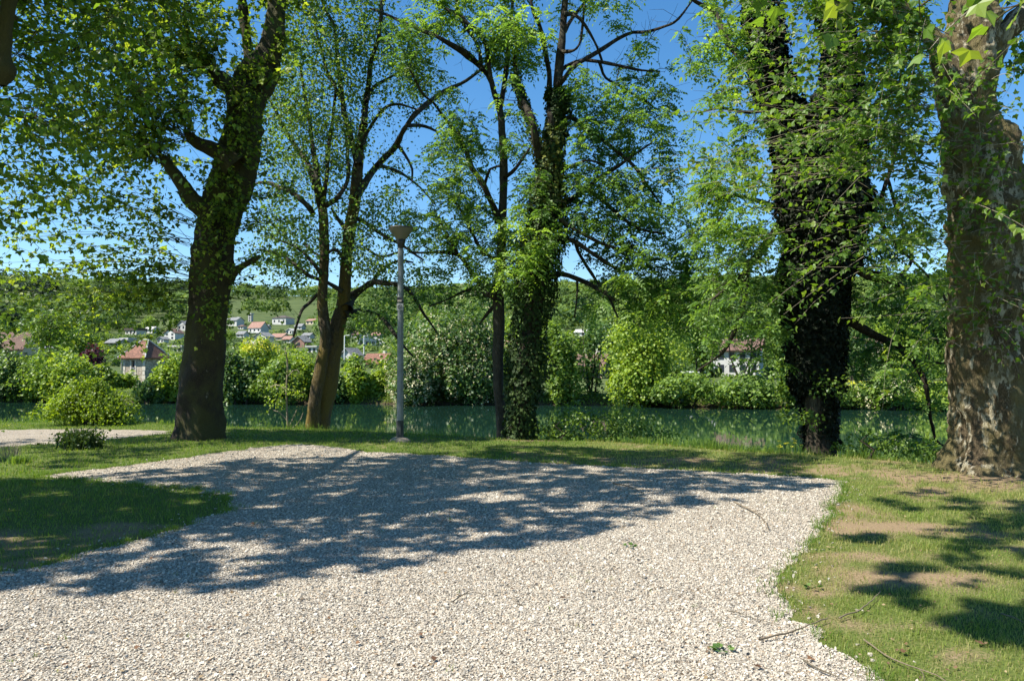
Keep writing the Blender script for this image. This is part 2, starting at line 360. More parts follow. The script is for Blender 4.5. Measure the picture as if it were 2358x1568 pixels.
m, t, o = new_mat('lawn_and_soil'); M['ground'] = m
p = nd(t, 'ShaderNodeBsdfPrincipled'); v = mapping(t)
ad = nd(t, 'ShaderNodeAttribute', attribute_name='dirt'); af = nd(t, 'ShaderNodeAttribute', attribute_name='far'); am = nd(t, 'ShaderNodeAttribute', attribute_name='mud')
n1 = noise(t, 2.2, 6, .65, v); n3 = noise(t, 45, 4, .7, v)
soil = ramp(t, [(.3, (.15, .105, .06)), (.7, (.29, .215, .13))], n3.outputs[0]).outputs[0]
gr = ramp(t, [(.25, (.045, .075, .018)), (.55, (.10, .125, .03)), (.8, (.19, .17, .07))], n3.outputs[0]).outputs[0]
dd = nd(t, 'ShaderNodeMath', operation='ADD'); t.links.new(ad.outputs['Fac'], dd.inputs[0])
ns = nd(t, 'ShaderNodeMath', operation='MULTIPLY_ADD'); t.links.new(n3.outputs[0], ns.inputs[0]); ns.inputs[1].default_value = .8; ns.inputs[2].default_value = -.4; t.links.new(ns.outputs[0], dd.inputs[1])
df = ramp(t, [(.3, (0, 0, 0)), (.62, (1, 1, 1))], dd.outputs[0]).outputs[0]
c = mixc(t, df, gr, soil)
c = mixc(t, am.outputs['Fac'], c, (.06, .045, .028))
v2 = mapping(t, (.03, .07, .03)); nf = noise(t, 2.6, 10, .75, v2)
farc = ramp(t, [(.3, (.025, .042, .016)), (.45, (.05, .075, .025)), (.55, (.09, .115, .04)), (.62, (.06, .09, .03)), (.75, (.15, .135, .085))], nf.outputs[0]).outputs[0]
c = mixc(t, af.outputs['Fac'], c, farc)
t.links.new(c, p.inputs['Base Color']); p.inputs['Roughness'].default_value = .95; p.inputs['Specular IOR Level'].default_value = .1
b = nd(t, 'ShaderNodeBump'); b.inputs['Strength'].default_value = .7; b.inputs['Distance'].default_value = .02
t.links.new(n3.outputs[0], b.inputs['Height']); t.links.new(b.outputs[0], p.inputs['Normal']); t.links.new(p.outputs[0], o.inputs[0])
dirt_v = dirtf(gx, gy) * (gy < 40); far_v = sm((gy - 45) / 10); mud_v = sm((-.9 - gz) / .7) * (gy < 90)
far_v = far_v * (1 - mud_v)
g = mesh_obj('ground', np.stack([gx, gy, gz], -1), gf, M['ground'], smooth=True, attrs={'dirt': dirt_v, 'far': far_v, 'mud': mud_v})
tag(g, kind='structure')

# river
m, t, o = new_mat('green_river_water'); M['water'] = m
p = nd(t, 'ShaderNodeBsdfPrincipled'); p.inputs['Base Color'].default_value = (.010, .032, .022, 1); p.inputs['Roughness'].default_value = .015
p.inputs['IOR'].default_value = 1.5; p.inputs['Specular IOR Level'].default_value = .5
v = mapping(t, (.55, 1.3, 1)); n = noise(t, 1.7, 3, .5, v); v2 = mapping(t, (.06, .1, 1)); nn = noise(t, 1.0, 3, .5, v2)
mu = nd(t, 'ShaderNodeMath', operation='MULTIPLY'); t.links.new(n.outputs[0], mu.inputs[0]); t.links.new(nn.outputs[0], mu.inputs[1])
b = nd(t, 'ShaderNodeBump'); b.inputs['Strength'].default_value = .06; b.inputs['Distance'].default_value = .06
t.links.new(mu.outputs[0], b.inputs['Height']); t.links.new(b.outputs[0], p.inputs['Normal']); t.links.new(p.outputs[0], o.inputs[0])
wx = np.array([-500, -150, 150, 500.]); wy = np.array([-20, 20, 60, 125.])
A, B = np.meshgrid(wx, wy); wv = np.stack([A.ravel(), B.ravel(), A.ravel() * 0 + WATER], -1); wi = np.arange(16).reshape(4, 4)
tag(mesh_obj('river_water', wv, np.stack([wi[:-1, :-1], wi[:-1, 1:], wi[1:, 1:], wi[1:, :-1]], -1).reshape(-1, 4), M['water']), kind='structure')

# gravel sheets
m, t, o = new_mat('limestone_gravel'); M['gravel'] = m
p = nd(t, 'ShaderNodeBsdfPrincipled'); v = mapping(t)
vo = nd(t, 'ShaderNodeTexVoronoi'); vo.inputs['Scale'].default_value = 60; t.links.new(v, vo.inputs['Vector']); vo.inputs['Randomness'].default_value = 1
sx = nd(t, 'ShaderNodeSeparateColor'); t.links.new(vo.outputs['Color'], sx.inputs[0])
c = ramp(t, [(0, (0.203, 0.166, 0.123)), (.1, (0.304, 0.270, 0.223)), (.35, (0.375, 0.333, 0.272)), (.65, (0.437, 0.387, 0.313)), (.85, (0.497, 0.450, 0.380)), (1, (0.375, 0.285, 0.190))], sx.outputs[0]).outputs[0]
dk = ramp(t, [(.0, (1, 1, 1)), (.5, (.9, .9, .9)), (.8, (.34, .32, .30))], vo.outputs['Distance']).outputs[0]
c = mixc(t, 1.0, c, dk, 'MULTIPLY')
big = noise(t, .7, 5, .6, v); c = mixc(t, 1.0, c, ramp(t, [(.3, (.84, .82, .80)), (.7, (1.08, 1.06, 1.03))], big.outputs[0]).outputs[0], 'MULTIPLY')
t.links.new(c, p.inputs['Base Color']); p.inputs['Roughness'].default_value = .9; p.inputs['Specular IOR Level'].default_value = .2
b = nd(t, 'ShaderNodeBump', invert=True); b.inputs['Strength'].default_value = 1; b.inputs['Distance'].default_value = .012
t.links.new(vo.outputs['Distance'], b.inputs['Height']); t.links.new(b.outputs[0], p.inputs['Normal']); t.links.new(p.outputs[0], o.inputs[0])
from mathutils.geometry import tessellate_polygon
for nm, poly in (('gravel_pitch', POLY1), ('gravel_path', POLY2)):
    tri = tessellate_polygon([[Vector((a, b_, 0)) for a, b_ in poly]])
    V = np.column_stack([poly, np.full(len(poly), .004)]); T = np.array(tri)
    nrm = np.cross(V[T[:, 1]] - V[T[:, 0]], V[T[:, 2]] - V[T[:, 0]])[:, 2]; T[nrm < 0] = T[nrm < 0][:, ::-1]
    tag(mesh_obj(nm, V, T, M['gravel']), kind='structure')

# loose stones
def scatter(n, x0, x1, y0, y1): return rng.uniform(x0, x1, n), rng.uniform(y0, y1, n)
SX, SY, SS = [], [], []
for (y0, y1, dens, s0, s1) in ((3.0, 5.2, 6200, .003, .0085), (5.2, 7.5, 3400, .0035, .009), (7.5, 10.5, 1300, .004, .011), (10.5, 16, 330, .006, .013)):
    xl, xr = -y1 * .72 - .3, y1 * .72 + .3; n = int((xr - xl) * (y1 - y0) * dens); x, y = scatter(n, xl, xr, y0, y1)
    k = pip(x, y, POLY1[::2]) ; SX.append(x[k]); SY.append(y[k]); SS.append(rng.uniform(s0, s1, k.sum()) * (1 + .7 * (rng.random(k.sum()) > .97)))
# strays on the lawn edge
x, y = scatter(26000, -6, 6, 3, 13); x2, y2 = x + rng.normal(0, .2, 26000), y + rng.normal(0, .2, 26000)
k = pip(x, y, POLY1[::2]) & ~pip(x2, y2, POLY1[::2]); SX.append(x2[k]); SY.append(y2[k]); SS.append(rng.uniform(.006, .013, k.sum()))
sx_, sy_, ss_ = map(np.concatenate, (SX, SY, SS)); n = len(sx_)
cube = np.array([[-1,-1,-1],[1,-1,-1],[1,1,-1],[-1,1,-1],[-1,-1,1],[1,-1,1],[1,1,1],[-1,1,1.]])
cf = np.array([[0,3,2,1],[4,5,6,7],[0,1,5,4],[1,2,6,5],[2,3,7,6],[3,0,4,7]])
Vs = cube[None] * rng.uniform(.45, 1.15, (n, 8, 3)) * np.stack([rng.uniform(.7, 1.3, n), rng.uniform(.55, 1., n), rng.uniform(.35, .7, n)], -1)[:, None]
th = rng.uniform(0, 2 * np.pi, n); ca, sa = np.cos(th)[:, None], np.sin(th)[:, None]
Vs = np.stack([Vs[..., 0] * ca - Vs[..., 1] * sa, Vs[..., 0] * sa + Vs[..., 1] * ca, Vs[..., 2]], -1)
tx, ty = rng.normal(0, .28, (2, n, 1)); Vs[..., 2] += Vs[..., 0] * tx + Vs[..., 1] * ty
Vs = Vs * ss_[:, None, None] + np.stack([sx_, sy_, ss_ * .25 + .004], -1)[:, None]
m, t, o = new_mat('limestone_chips'); M['chips'] = m; a = nd(t, 'ShaderNodeAttribute', attribute_name='tint')
r = ramp(t, [(0, (0.122, 0.089, 0.057)), (.03, (0.224, 0.196, 0.161)), (.15, (0.304, 0.280, 0.238)), (.3, (0.375, 0.333, 0.272)), (.6, (0.445, 0.397, 0.323)), (.8, (0.507, 0.456, 0.380)), (.95, (0.587, 0.539, 0.456)), (1, (0.426, 0.294, 0.180))], a.outputs['Fac'])
p = nd(t, 'ShaderNodeBsdfPrincipled'); t.links.new(r.outputs[0], p.inputs['Base Color']); p.inputs['Roughness'].default_value = .85; p.inputs['Specular IOR Level'].default_value = .25; t.links.new(p.outputs[0], o.inputs[0])
st = mesh_obj('gravel_stones', Vs.reshape(-1, 3), (cf[None] + (np.arange(n) * 8)[:, None, None]).reshape(-1, 4), M['chips'], tint=np.repeat(rng.random(n), 6))
tag(st, 'loose pale limestone chips covering the gravel pitch', 'gravel', kind='stuff')
print('stones', n)

# lawn blades
def blades(x, y, h, w, lean=.5, z=None):
    n = len(x); z = terrain(x, y) if z is None else z
    th = rng.uniform(0, 2 * np.pi, n); l = np.stack([np.cos(th), np.sin(th)], -1) * (rng.random(n) ** .7 * lean)[:, None] * h[:, None]
    ph = rng.uniform(0, np.pi, n); wv_ = np.stack([np.cos(ph), np.sin(ph), 0 * ph], -1) * w[:, None] * .5
    b0 = np.stack([x, y, z - .002], -1); m1 = b0 + np.column_stack([l * .3, h * .6]); tp = b0 + np.column_stack([l * 1.1, h * (1 - .25 * lean)])
    V = np.stack([b0 - wv_, b0 + wv_, m1 + wv_ * .7, m1 - wv_ * .7, tp], 1).reshape(-1, 3); k = (np.arange(n) * 5)[:, None]
    return V, np.array([[0, 1, 2, 3]]) + k, np.array([[3, 2, 4]]) + k
BX, BY, BH, BW, BT = [], [], [], [], []
for (x0, x1, y0, y1, dens, h0, h1, w) in ((1.6, 6.5, 3.2, 6.5, 4200, .015, .045, .004), (2.5, 9.5, 6.5, 10.5, 1900, .02, .05, .006), (-7.5, -1.5, 5.5, 11.5, 1000, .02, .05, .006), (-16, 10.5, 10, 24, 480, .025, .06, .010)):
    n = int((x1 - x0) * (y1 - y0) * dens); x, y = scatter(n, x0, x1, y0, y1); cl = n2(x, y, 6, 2, 55)
    k = (rng.random(n) > dirtf(x, y) * 1.25 - .12 - cl * .35) & (~in_gravel(x, y)) & (y < y_edge(x) + .9)
    if y0 == 10: k &= ~((x > 2.5) & (y < 10.5))
    x, y = x[k], y[k]; q = (.6 + .5 * n2(x, y, 3, 2, 90)) ; BX.append(x); BY.append(y); BH.append(rng.uniform(h0, h1, len(x)) * (.6 + q)); BW.append(np.full(len(x), w) * rng.uniform(.7, 1.3, len(x)))
    dry = np.where(x > 1.5, .34, 0) + .25 * dirtf(x, y); BT.append(np.clip(.45 * rng.random(len(x)) + .15 + dry + .2 * n2(x, y, 1.5, 2, 91) + .35 * (rng.random(len(x)) > .93), 0, 1))
# stray tufts growing in the gravel edge
ex = POLY1[rng.integers(0, len(POLY1), 800)]; ex = ex[(ex[:, 1] > 3.2) & (ex[:, 1] < 14)]
for cx_, cy_ in ex:
    n = rng.integers(6, 26); s = rng.uniform(.02, .07); BX.append(cx_ + rng.normal(0, s, n)); BY.append(cy_ + rng.normal(0, s, n)); BH.append(rng.uniform(.03, .09, n)); BW.append(np.full(n, .005)); BT.append(rng.uniform(.1, .6, n))
for _ in range(70):
    cx_, cy_ = rng.uniform(-3, 4), rng.uniform(3.3, 9); n = rng.integers(3, 9)
    if in_gravel(np.array([cx_]), np.array([cy_]))[0]: BX.append(cx_ + rng.normal(0, .015, n)); BY.append(cy_ + rng.normal(0, .015, n)); BH.append(rng.uniform(.02, .05, n)); BW.append(np.full(n, .004)); BT.append(rng.uniform(.2, .9, n))
x, y, h, w, tt = map(np.concatenate, (BX, BY, BH, BW, BT)); V, Fq, Ft = blades(x, y, h, w, .9)
print('blades', len(x))
tag(mesh_obj('lawn_grass', V, [Fq, Ft], M['grass'], tint=np.concatenate([tt, tt])), 'short worn grass growing on the lawn around the gravel', 'grass', kind='stuff')
# taller grass on the river bank edge
n = 12000; x = rng.uniform(-16, 11, n); x = np.where(rng.random(n) < .35, rng.uniform(2.5, 7.5, n), x); y = y_edge(x) + rng.gamma(1.6, .35, n) - .15; cl = n2(x, y, 1.3, 2, 14); k = rng.random(n) < .40 + 1.3 * cl; x, y = x[k], y[k]
V, Fq, Ft = blades(x, y, rng.uniform(.05, .24, len(x)) * (1 + .6 * n2(x, y, 1.1, 2, 15)), rng.uniform(.006, .013, len(x)), .5)
tt = rng.random(len(x)); tag(mesh_obj('bank_grass', V, [Fq, Ft], M['reed'], tint=np.concatenate([tt, tt])), 'tall grass along the top of the near river bank', 'grass', kind='stuff')

# leaf litter: small brown scraps on gravel and lawn
m_lit = leaf_mat('leaf_litter', [(.05, .03, .016), (.10, .055, .03), (.17, .11, .055), (.26, .2, .11)], .1, .8)
n = 3400; y = 3.2 + 13 * rng.random(n) ** 1.2; x = rng.uniform(-.72, .75, n) * y; k = (rng.random(n) < np.where(in_gravel(x, y), .30, .9)) & (y < y_edge(x)); x, y = x[k], y[k]; n = len(x); a = rng.uniform(0, 6.28, n)
V, F = leaf_mesh(np.stack([x, y, np.full(n, .020)], -1), np.stack([np.cos(a), np.sin(a), rng.normal(0, .25, n)], -1), nz(np.array([0, 0, 1.]) + rng.normal(0, .35, (n, 3))), rng.uniform(.010, .032, n), T_KITE)
tag(mesh_obj('leaf_litter', V, F, m_lit, tint=rng.random(n)), 'tiny brown scraps of leaf and bark strewn over gravel and lawn', 'litter', kind='stuff')

# ------------------------------------------------------------------ tree building
def px(pts, Y, dz=None):
    """[(u,v,half_width_px[,Y])] -> points, radii"""
    P, R = [], []
    for q in pts:
        y = q[3] if len(q) > 3 else Y
        P.append(at(q[0], q[1], y)); R.append(q[2] / F0 * y)
    return np.array(P), np.array(R)

class Tree:
    def __init__(s, name, base, label, cat='tree', group=None):
        s.root = thing(name, base, label, cat, group); s.trunkV = []; s.trunkF = []; s.n = 0
        s.poly = []; s.nodes = []; s.nr = []; s.leaves = Leaves(); s.twigs = []
    def trunk(s, pts, Y, **k):
        P, R = px(pts, Y); V, F = fat_trunk(P, R, **k); s.trunkV.append(V); s.trunkF.append(F + s.n); s.n += len(V)
        n = max(4, int(len(P) * 5)); C = catmull(np.column_stack([P, R]), n); 
        for c in C[n // 5:]: s.nodes.append(c[:3]); s.nr.append(c[3])
    def limb(s, pts, Y, sides=8, wob=.03, reg=True):
        P, R = px(pts, Y); L = np.linalg.norm(np.diff(P, axis=0), axis=1).sum(); n = max(4, int(L / .14))
        C = catmull(np.column_stack([P, R]), n); Q = C[:, :3]; r = np.maximum(C[:, 3], .004)
        Q = Q + wob * fbm(Q * 1.7, 2, len(s.poly))[:, None] * np.array([1, 1, .6]); s.poly.append((Q, r * (1 + .18 * vnoise(Q * 6, 4)), sides))
        if reg:
            for c, q in zip(Q[2:], r[2:]): s.nodes.append(c); s.nr.append(q)
        return Q
    def attract(s, pts, sag=.12, r_end=.004, bias=.0, wob=.08, maxlen=9, ratio=.011):
        """grow thin branches from the nearest wood to every point"""
        if not len(pts): return
        N = np.array(s.nodes); R = np.array(s.nr); pts = np.asarray(pts)
        d0 = np.array([np.min(((N - p) ** 2).sum(1)) for p in pts]); s.ends = []
        for p in pts[np.argsort(d0)]:
            dv = p - N; d = np.sqrt((dv ** 2).sum(1)) + bias * np.maximum(0, N[:, 2] - p[2]); k = int(np.argmin(d)); a = N[k]; L = np.linalg.norm(p - a)
            n = max(3, min(9, int(L / .25) + 2)); tt = np.linspace(0, 1, n)[:, None]
            Q = a + (p - a) * tt; Q[:, 2] += np.sin(tt[:, 0] * np.pi) * sag * L
            if n > 3: Q[1:-1] += rng.normal(0, wob * min(L, 1.2) * .35, (n - 2, 3))
            r0 = min(R[k] * .75, .006 + ratio * L); r = r0 + (r_end - r0) * tt[:, 0]
            s.poly.append((Q, r, 5 if r0 > .02 else 4)); s.ends.append((Q[-1], nz(Q[-1] - Q[-2])))
            N = np.vstack([N, Q[1:]]); R = np.concatenate([R, r[1:]])
        s.nodes = list(N); s.nr = list(R)
    def whips(s, starts, dirs, lens, leaf=.11, space=.075, r0=.006, droop=.12, tint=None, bend=.2, sides=3, leaf_from=.12, flat=.75):
        for a, d, L in zip(starts, dirs, lens):
            d = nz(d); n = 7; tt = np.linspace(0, 1, n)[:, None]; side = rng.normal(0, bend, 3)
            Q = a + d * L * tt + side * L * tt ** 2; Q[:, 2] -= droop * L * tt[:, 0] ** 2
            s.poly.append((Q, r0 * (1 - .75 * tt[:, 0]), sides))
            m = max(2, int(L * (1 - leaf_from) / space)); u = np.linspace(leaf_from, 1, m) + rng.normal(0, .01, m); u = np.clip(u, 0, 1) * (n - 1); i = np.minimum(u.astype(int), n - 2); f = (u - i)[:, None]
            P = Q[i] * (1 - f) + Q[i + 1] * f; T = nz(Q[i + 1] - Q[i]); lat = nz(np.cross(T, rv(m)))
            A = nz(lat * .8 + T * .5 + np.array([0, 0, -.45]) + rng.normal(0, .3, (m, 3)))
            N = nz(np.array([0, 0, 1.]) * flat + rng.normal(0, .55, (m, 3)))
            s.leaves.add(P + A * .03 + lat * .02, A, N, leaf * rng.uniform(.55, 1.15, m), None if tint is None else np.clip(tint + rng.normal(0, .22, m), 0, 1))
    def tufts(s, pts, n=5, spread=.22, leaf=.07, up=.6, tint=None):
        """clusters of single leaves round twig ends"""
        pts = np.asarray(pts); m = len(pts) * n; c = np.repeat(pts, n, 0); o = rv(m) * (rng.random((m, 1)) ** .5) * spread
        A = nz(o + rng.normal(0, .1, (m, 3)) + np.array([0, 0, -.1])); N = nz(np.array([0, 0, up]) + rng.normal(0, .5, (m, 3)))
        s.leaves.add(c + o, A, N, leaf * rng.uniform(.6, 1.25, m), tint if tint is None else np.clip(np.repeat(tint, n) + rng.normal(0, .2, m), 0, 1))
    def pinnate(s, pts, n=5, L=.24, leaflet=.07, pairs=4, tint=None):
        """ash leaves: leaflets set in pairs along a bent stalk"""
        pts = np.asarray(pts); m = len(pts) * n; c = np.repeat(pts, n, 0)
        D = nz(rv(m) * np.array([1, 1, .6]) + np.array([0, 0, .25])); LL = L * rng.uniform(.7, 1.2, (m, 1)); tn = rng.random(m) if tint is None else np.clip(np.repeat(tint, n) + rng.normal(0, .2, m), 0, 1)
        S = nz(np.cross(D, np.array([0, 0, 1.]) + rng.normal(0, .3, (m, 3)))); U = np.cross(S, D); U *= np.sign(U[:, 2:3] + 1e-6)
        for k in range(pairs + 1):
            t_ = (.3 + .7 * k / pairs); P = c + D * LL * t_; P[:, 2] -= (.55 * LL[:, 0] * t_ ** 2)
            T = nz(D - np.array([0, 0, 1.1]) * t_)
            if k == pairs: s.leaves.add(P, T, U, leaflet * 1.1, tn)
            else:
                for sg in (-1, 1): s.leaves.add(P, nz(S * sg * .85 + T * .55 + rng.normal(0, .1, (m, 3))), nz(U + rng.normal(0, .25, (m, 3))), leaflet * rng.uniform(.8, 1.15, m), tn)
    def spurs(s, n, L=.5, r=.005):
        N = np.array(s.nodes); R_ = np.array(s.nr); ok = np.where(R_ < .12)[0]; j = rng.choice(ok, n)
        for i in j:
            d = nz(rng.normal(size=3) + [0, 0, .5]); l = L * rng.uniform(.3, 1.3); a = N[i]; b2 = a + d * l * .5 + rng.normal(0, .06, 3); c = b2 + nz(d + rng.normal(0, .5, 3)) * l * .5
            s.poly.append((np.array([a, b2, c]), [r, r * .8, r * .4], 3))
            if rng.random() < .5: e = b2 + nz(d + rng.normal(0, .8, 3)) * l * .4; s.poly.append((np.array([b2, (b2 + e) / 2 + rng.normal(0, .02, 3), e]), [r * .7, r * .5, r * .3], 3))
    def finish(s, bark, leafmat, tmpl, trunk_name='trunk', crown='crown', width=1.0, twigmat=None):
        if s.trunkV: mesh_obj(trunk_name, np.concatenate(s.trunkV), np.concatenate(s.trunkF), bark, s.root, smooth=True)
        if s.poly:
            V, F = tubes(s.poly); mesh_obj('branches', V, F, twigmat or bark, s.root, smooth=True)
        if s.leaves.count():
            s.leaves.build(crown, leafmat, s.root, tmpl, width); print(s.root.name, 'leaves', s.leaves.count())

def blobs(L, Y, dy, above=None):
    """(u,v,ru,rv,n[,Y]) -> points in an ellipsoid of that outline"""
    out = []
    for b_ in L:
        u, v, ru, rvv, n = b_[:5]; y0 = b_[5] if len(b_) > 5 else Y; d = rv(n) * (rng.random((n, 1)) ** .4)
        yy = y0 + d[:, 1] * dy
        for i in range(n):
            c = at(u, v, y0); sc = y0 / F0
            out.append([c[0] + d[i, 0] * ru * sc, yy[i], c[2] + d[i, 2] * rvv * sc])
    return np.array(out)

# ---- P1: large dark-trunked plane left of the gravel
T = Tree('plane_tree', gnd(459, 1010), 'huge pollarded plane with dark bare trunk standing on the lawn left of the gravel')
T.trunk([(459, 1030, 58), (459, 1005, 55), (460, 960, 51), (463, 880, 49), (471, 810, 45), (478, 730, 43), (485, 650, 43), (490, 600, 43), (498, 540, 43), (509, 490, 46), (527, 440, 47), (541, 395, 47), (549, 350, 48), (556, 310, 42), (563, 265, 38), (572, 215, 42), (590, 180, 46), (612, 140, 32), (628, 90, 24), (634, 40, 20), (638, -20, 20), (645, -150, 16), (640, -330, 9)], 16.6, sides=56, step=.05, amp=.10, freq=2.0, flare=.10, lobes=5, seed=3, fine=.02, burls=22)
T.trunk([(505, 500, 30), (470, 482, 24), (442, 458, 19), (420, 425, 16), (400, 398, 14), (383, 372, 12), (368, 356, 3)], 16.2, sides=18, amp=.16, freq=4, seed=5)
T.trunk([(545, 385, 26), (505, 352, 18), (466, 335, 13), (440, 318, 10), (428, 300, 3)], 16.0, sides=16, amp=.2, freq=4, seed=6)
T.trunk([(575, 225, 30), (540, 205, 28), (510, 182, 20), (486, 163, 4)], 16.3, sides=18, amp=.25, freq=4, seed=7)
T.trunk([(572, 215, 26), (575, 150, 14), (568, 90, 12), (560, 20, 12), (550, -90, 9)], 17.2, sides=12, amp=.15, freq=4, seed=8)
T.trunk([(520, 640, 20), (550, 618, 9), (600, 590, 5)], 16.6, sides=10, amp=.1, seed=9)
def fan(T, o, n, az, daz, el, de, L, dL, **k):
    a = np.radians(az + rng.normal(0, daz, n)); e = np.radians(el + rng.normal(0, de, n))
    D = np.stack([np.cos(e) * np.sin(a), np.cos(e) * np.cos(a), np.sin(e)], -1)
    T.whips(np.asarray(o) + rng.normal(0, .07, (n, 3)), D, L + dL * rng.random(n), **k)
K1 = at(383, 370, 16.2); K2 = at(436, 318, 16); K3 = at(498, 175, 16.3); K4 = at(600, 190, 16.4)
# az: -90 = left, 180 = towards the camera
fan(T, K1, 59, -100, 45, 35, 28, 2.4, 2.4, leaf=.112, droop=.25, space=.065)
fan(T, K2, 59, -100, 50, 42, 28, 2.4, 2.6, leaf=.112, droop=.2, space=.065)
fan(T, K3, 70, -100, 60, 45, 28, 2.2, 2.6, leaf=.112, droop=.2, space=.065)
fan(T, K4, 16, 90, 70, 45, 30, 1.0, 1.2, leaf=.115, droop=.2)
for (u, v, n, az, el, L) in ((440, 560, 9, -95, 22, 3.4), (440, 610, 10, -100, 12, 3.6), (440, 660, 11, -100, 4, 3.6), (442, 700, 7, -98, 4, 2.6), (445, 640, 8, -120, 10, 3.0), (460, 520, 8, -110, 25, 3), (440, 725, 4, -95, -2, 1.9)):
    fan(T, at(u, v, 16.3), int(n * 1.5), az, 26, el - 2, 11, L, 1.8, leaf=.108, droop=.14, space=.085)
for (u, v, n, az, el, L) in ((555, 400, 5, 100, 15, 1.2), (560, 460, 8, 95, 12, 1.5), (545, 520, 9, 95, 5, 1.7), (540, 600, 9, 95, 8, 1.5), (535, 650, 8, 95, 0, 1.5), (620, 120, 6, 90, 30, 1.0)):
    fan(T, at(u, v, 16.7), n, az, 22, el, 14, L, 1.0, leaf=.09, droop=.12, space=.12)
for v in list(range(150, 760, 7)):   # short epicormic sprouts on the trunk
    c = at(485 + (760 - v) * .16 + rng.normal(0, 22), v, 16.05); fan(T, c, 4 if v < 560 else 2, 180, 75, 5, 30, .3, .7 if v < 560 else .35, leaf=.085, droop=.3, space=.06)
for (u, v) in ((636, 20), (640, -60), (560, -20), (552, -90), (645, -200), (642, -300)):
    fan(T, at(u, v, 16.6), 13, 0, 100, 30, 30, 1.0, 1.8, leaf=.12, droop=.2)
for (x_, y_) in ((130, 80), (230, 40), (320, 100), (120, 0), (400, 60), (60, -60), (250, -80), (400, -60), (480, -160), (300, -200)):
    fan(T, at(x_, y_, 15.8), 11, -90, 120, 20, 35, .9, 1.4, leaf=.11, droop=.2, space=.07)
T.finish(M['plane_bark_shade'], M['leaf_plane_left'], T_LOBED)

# ---- T2: double-stemmed mossy tree
T = Tree('mossy_tree', gnd(742, 988), 'two-stemmed tree with mossy sunlit bark, forked low, behind the lawn edge')
T.trunk([(714, 1010, 17), (717, 988, 16), (724, 930, 15), (733, 880, 15), (742, 830, 14), (749, 790, 13.5), (750, 765, 12.5), (745, 735, 12), (742, 690, 11.5), (745, 640, 11), (747, 590, 11), (746, 540, 10.5), (745, 505, 11), (742, 478, 10)], 19.4, sides=26, amp=.10, freq=3.5, flare=.12, lobes=4, seed=11)
T.trunk([(736, 1010, 21), (738, 988, 20), (745, 930, 21), (755, 870, 22), (764, 815, 20), (774, 760, 17), (788, 705, 16), (795, 650, 14), (799, 590, 13), (806, 530, 14), (816, 476, 13), (821, 425, 12), (825, 380, 11), (830, 330, 9), (839, 280, 8)], 19.7, sides=26, amp=.10, freq=3.5, flare=.1, lobes=4, seed=12)
Y = 19.5
for L in ([(742, 478, 10), (727, 430, 8), (713, 389, 7), (690, 350, 6), (668, 319, 5), (640, 270, 4), (618, 220, 3)], [(742, 478, 9), (733, 420, 7), (722, 350, 6), (714, 290, 5), (700, 220, 4), (690, 150, 3)],
          [(742, 478, 8), (777, 455, 6), (800, 412, 5), (802, 350, 4), (795, 300, 3)], [(742, 478, 8), (752, 420, 5), (757, 350, 5), (765, 290, 4), (770, 200, 3)],
          [(720, 492, 7), (707, 474, 6), (668, 443, 6), (640, 430, 5), (610, 420, 4), (585, 425, 2)],
          [(839, 290, 8), (843, 235, 7), (855, 146, 6), (872, 80, 5), (880, 0, 4), (884, -120, 3)], [(825, 380, 9), (804, 301, 7), (789, 235, 6), (780, 150, 5), (772, 70, 4), (742, 0, 3), (720, -110, 2)],
          [(789, 235, 5), (760, 180, 4), (735, 100, 3), (720, 20, 2)], [(843, 235, 5), (862, 200, 4), (905, 175, 3), (940, 150, 2)], [(832, 340, 6), (850, 300, 4), (880, 255, 4), (915, 240, 3), (960, 252, 2)],
          [(822, 455, 9), (835, 430, 9), (862, 391, 8), (885, 365, 7), (909, 340, 7), (924, 310, 6), (936, 290, 6), (960, 259, 6), (998, 228, 6), (1035, 205, 5), (1069, 189, 4), (1115, 154, 3), (1140, 120, 2)],
          [(870, 380, 5), (905, 390, 4), (940, 410, 3), (975, 440, 2), (1000, 470, 2)], [(936, 290, 5), (975, 290, 4), (1010, 305, 2)], [(915, 330, 4), (945, 380, 3), (950, 420, 2)],
          [(797, 715, 14), (811, 685, 10), (832, 667, 8), (857, 651, 7), (885, 652, 6), (912, 655, 6), (935, 665, 5), (955, 688, 4), (985, 735, 3), (1010, 770, 2)],
          [(792, 725, 8), (830, 718, 6), (863, 725, 5), (894, 749, 5), (912, 774, 4), (930, 800, 3), (950, 820, 2)], [(857, 651, 5), (880, 620, 4), (920, 600, 3), (950, 605, 2)],
          [(733, 676, 4), (712, 698, 4), (695, 713, 4), (686, 737, 3), (677, 774, 2.5)], [(744, 640, 6), (732, 620, 5), (715, 600, 4), (690, 575, 3), (650, 555, 3), (610, 545, 2)],
          [(790, 672, 6), (750, 650, 5), (710, 633, 5), (680, 610, 4), (649, 587, 4), (600, 575, 2.5)], [(806, 540, 7), (780, 505, 4), (765, 480, 3)], [(800, 600, 6), (770, 575, 4), (740, 590, 3), (700, 560, 2)],
          [(818, 500, 6), (850, 520, 5), (890, 545, 4), (930, 570, 3), (975, 600, 2)], [(840, 570, 3), (880, 590, 3), (920, 580, 2)]):
    L = [(u, v, w, Y + .5 * math.sin(i * .9 + L[1][0])) if i else (u, v, w, Y) for i, (u, v, w) in enumerate(L)]
    T.limb(L, Y, sides=8, wob=.04)
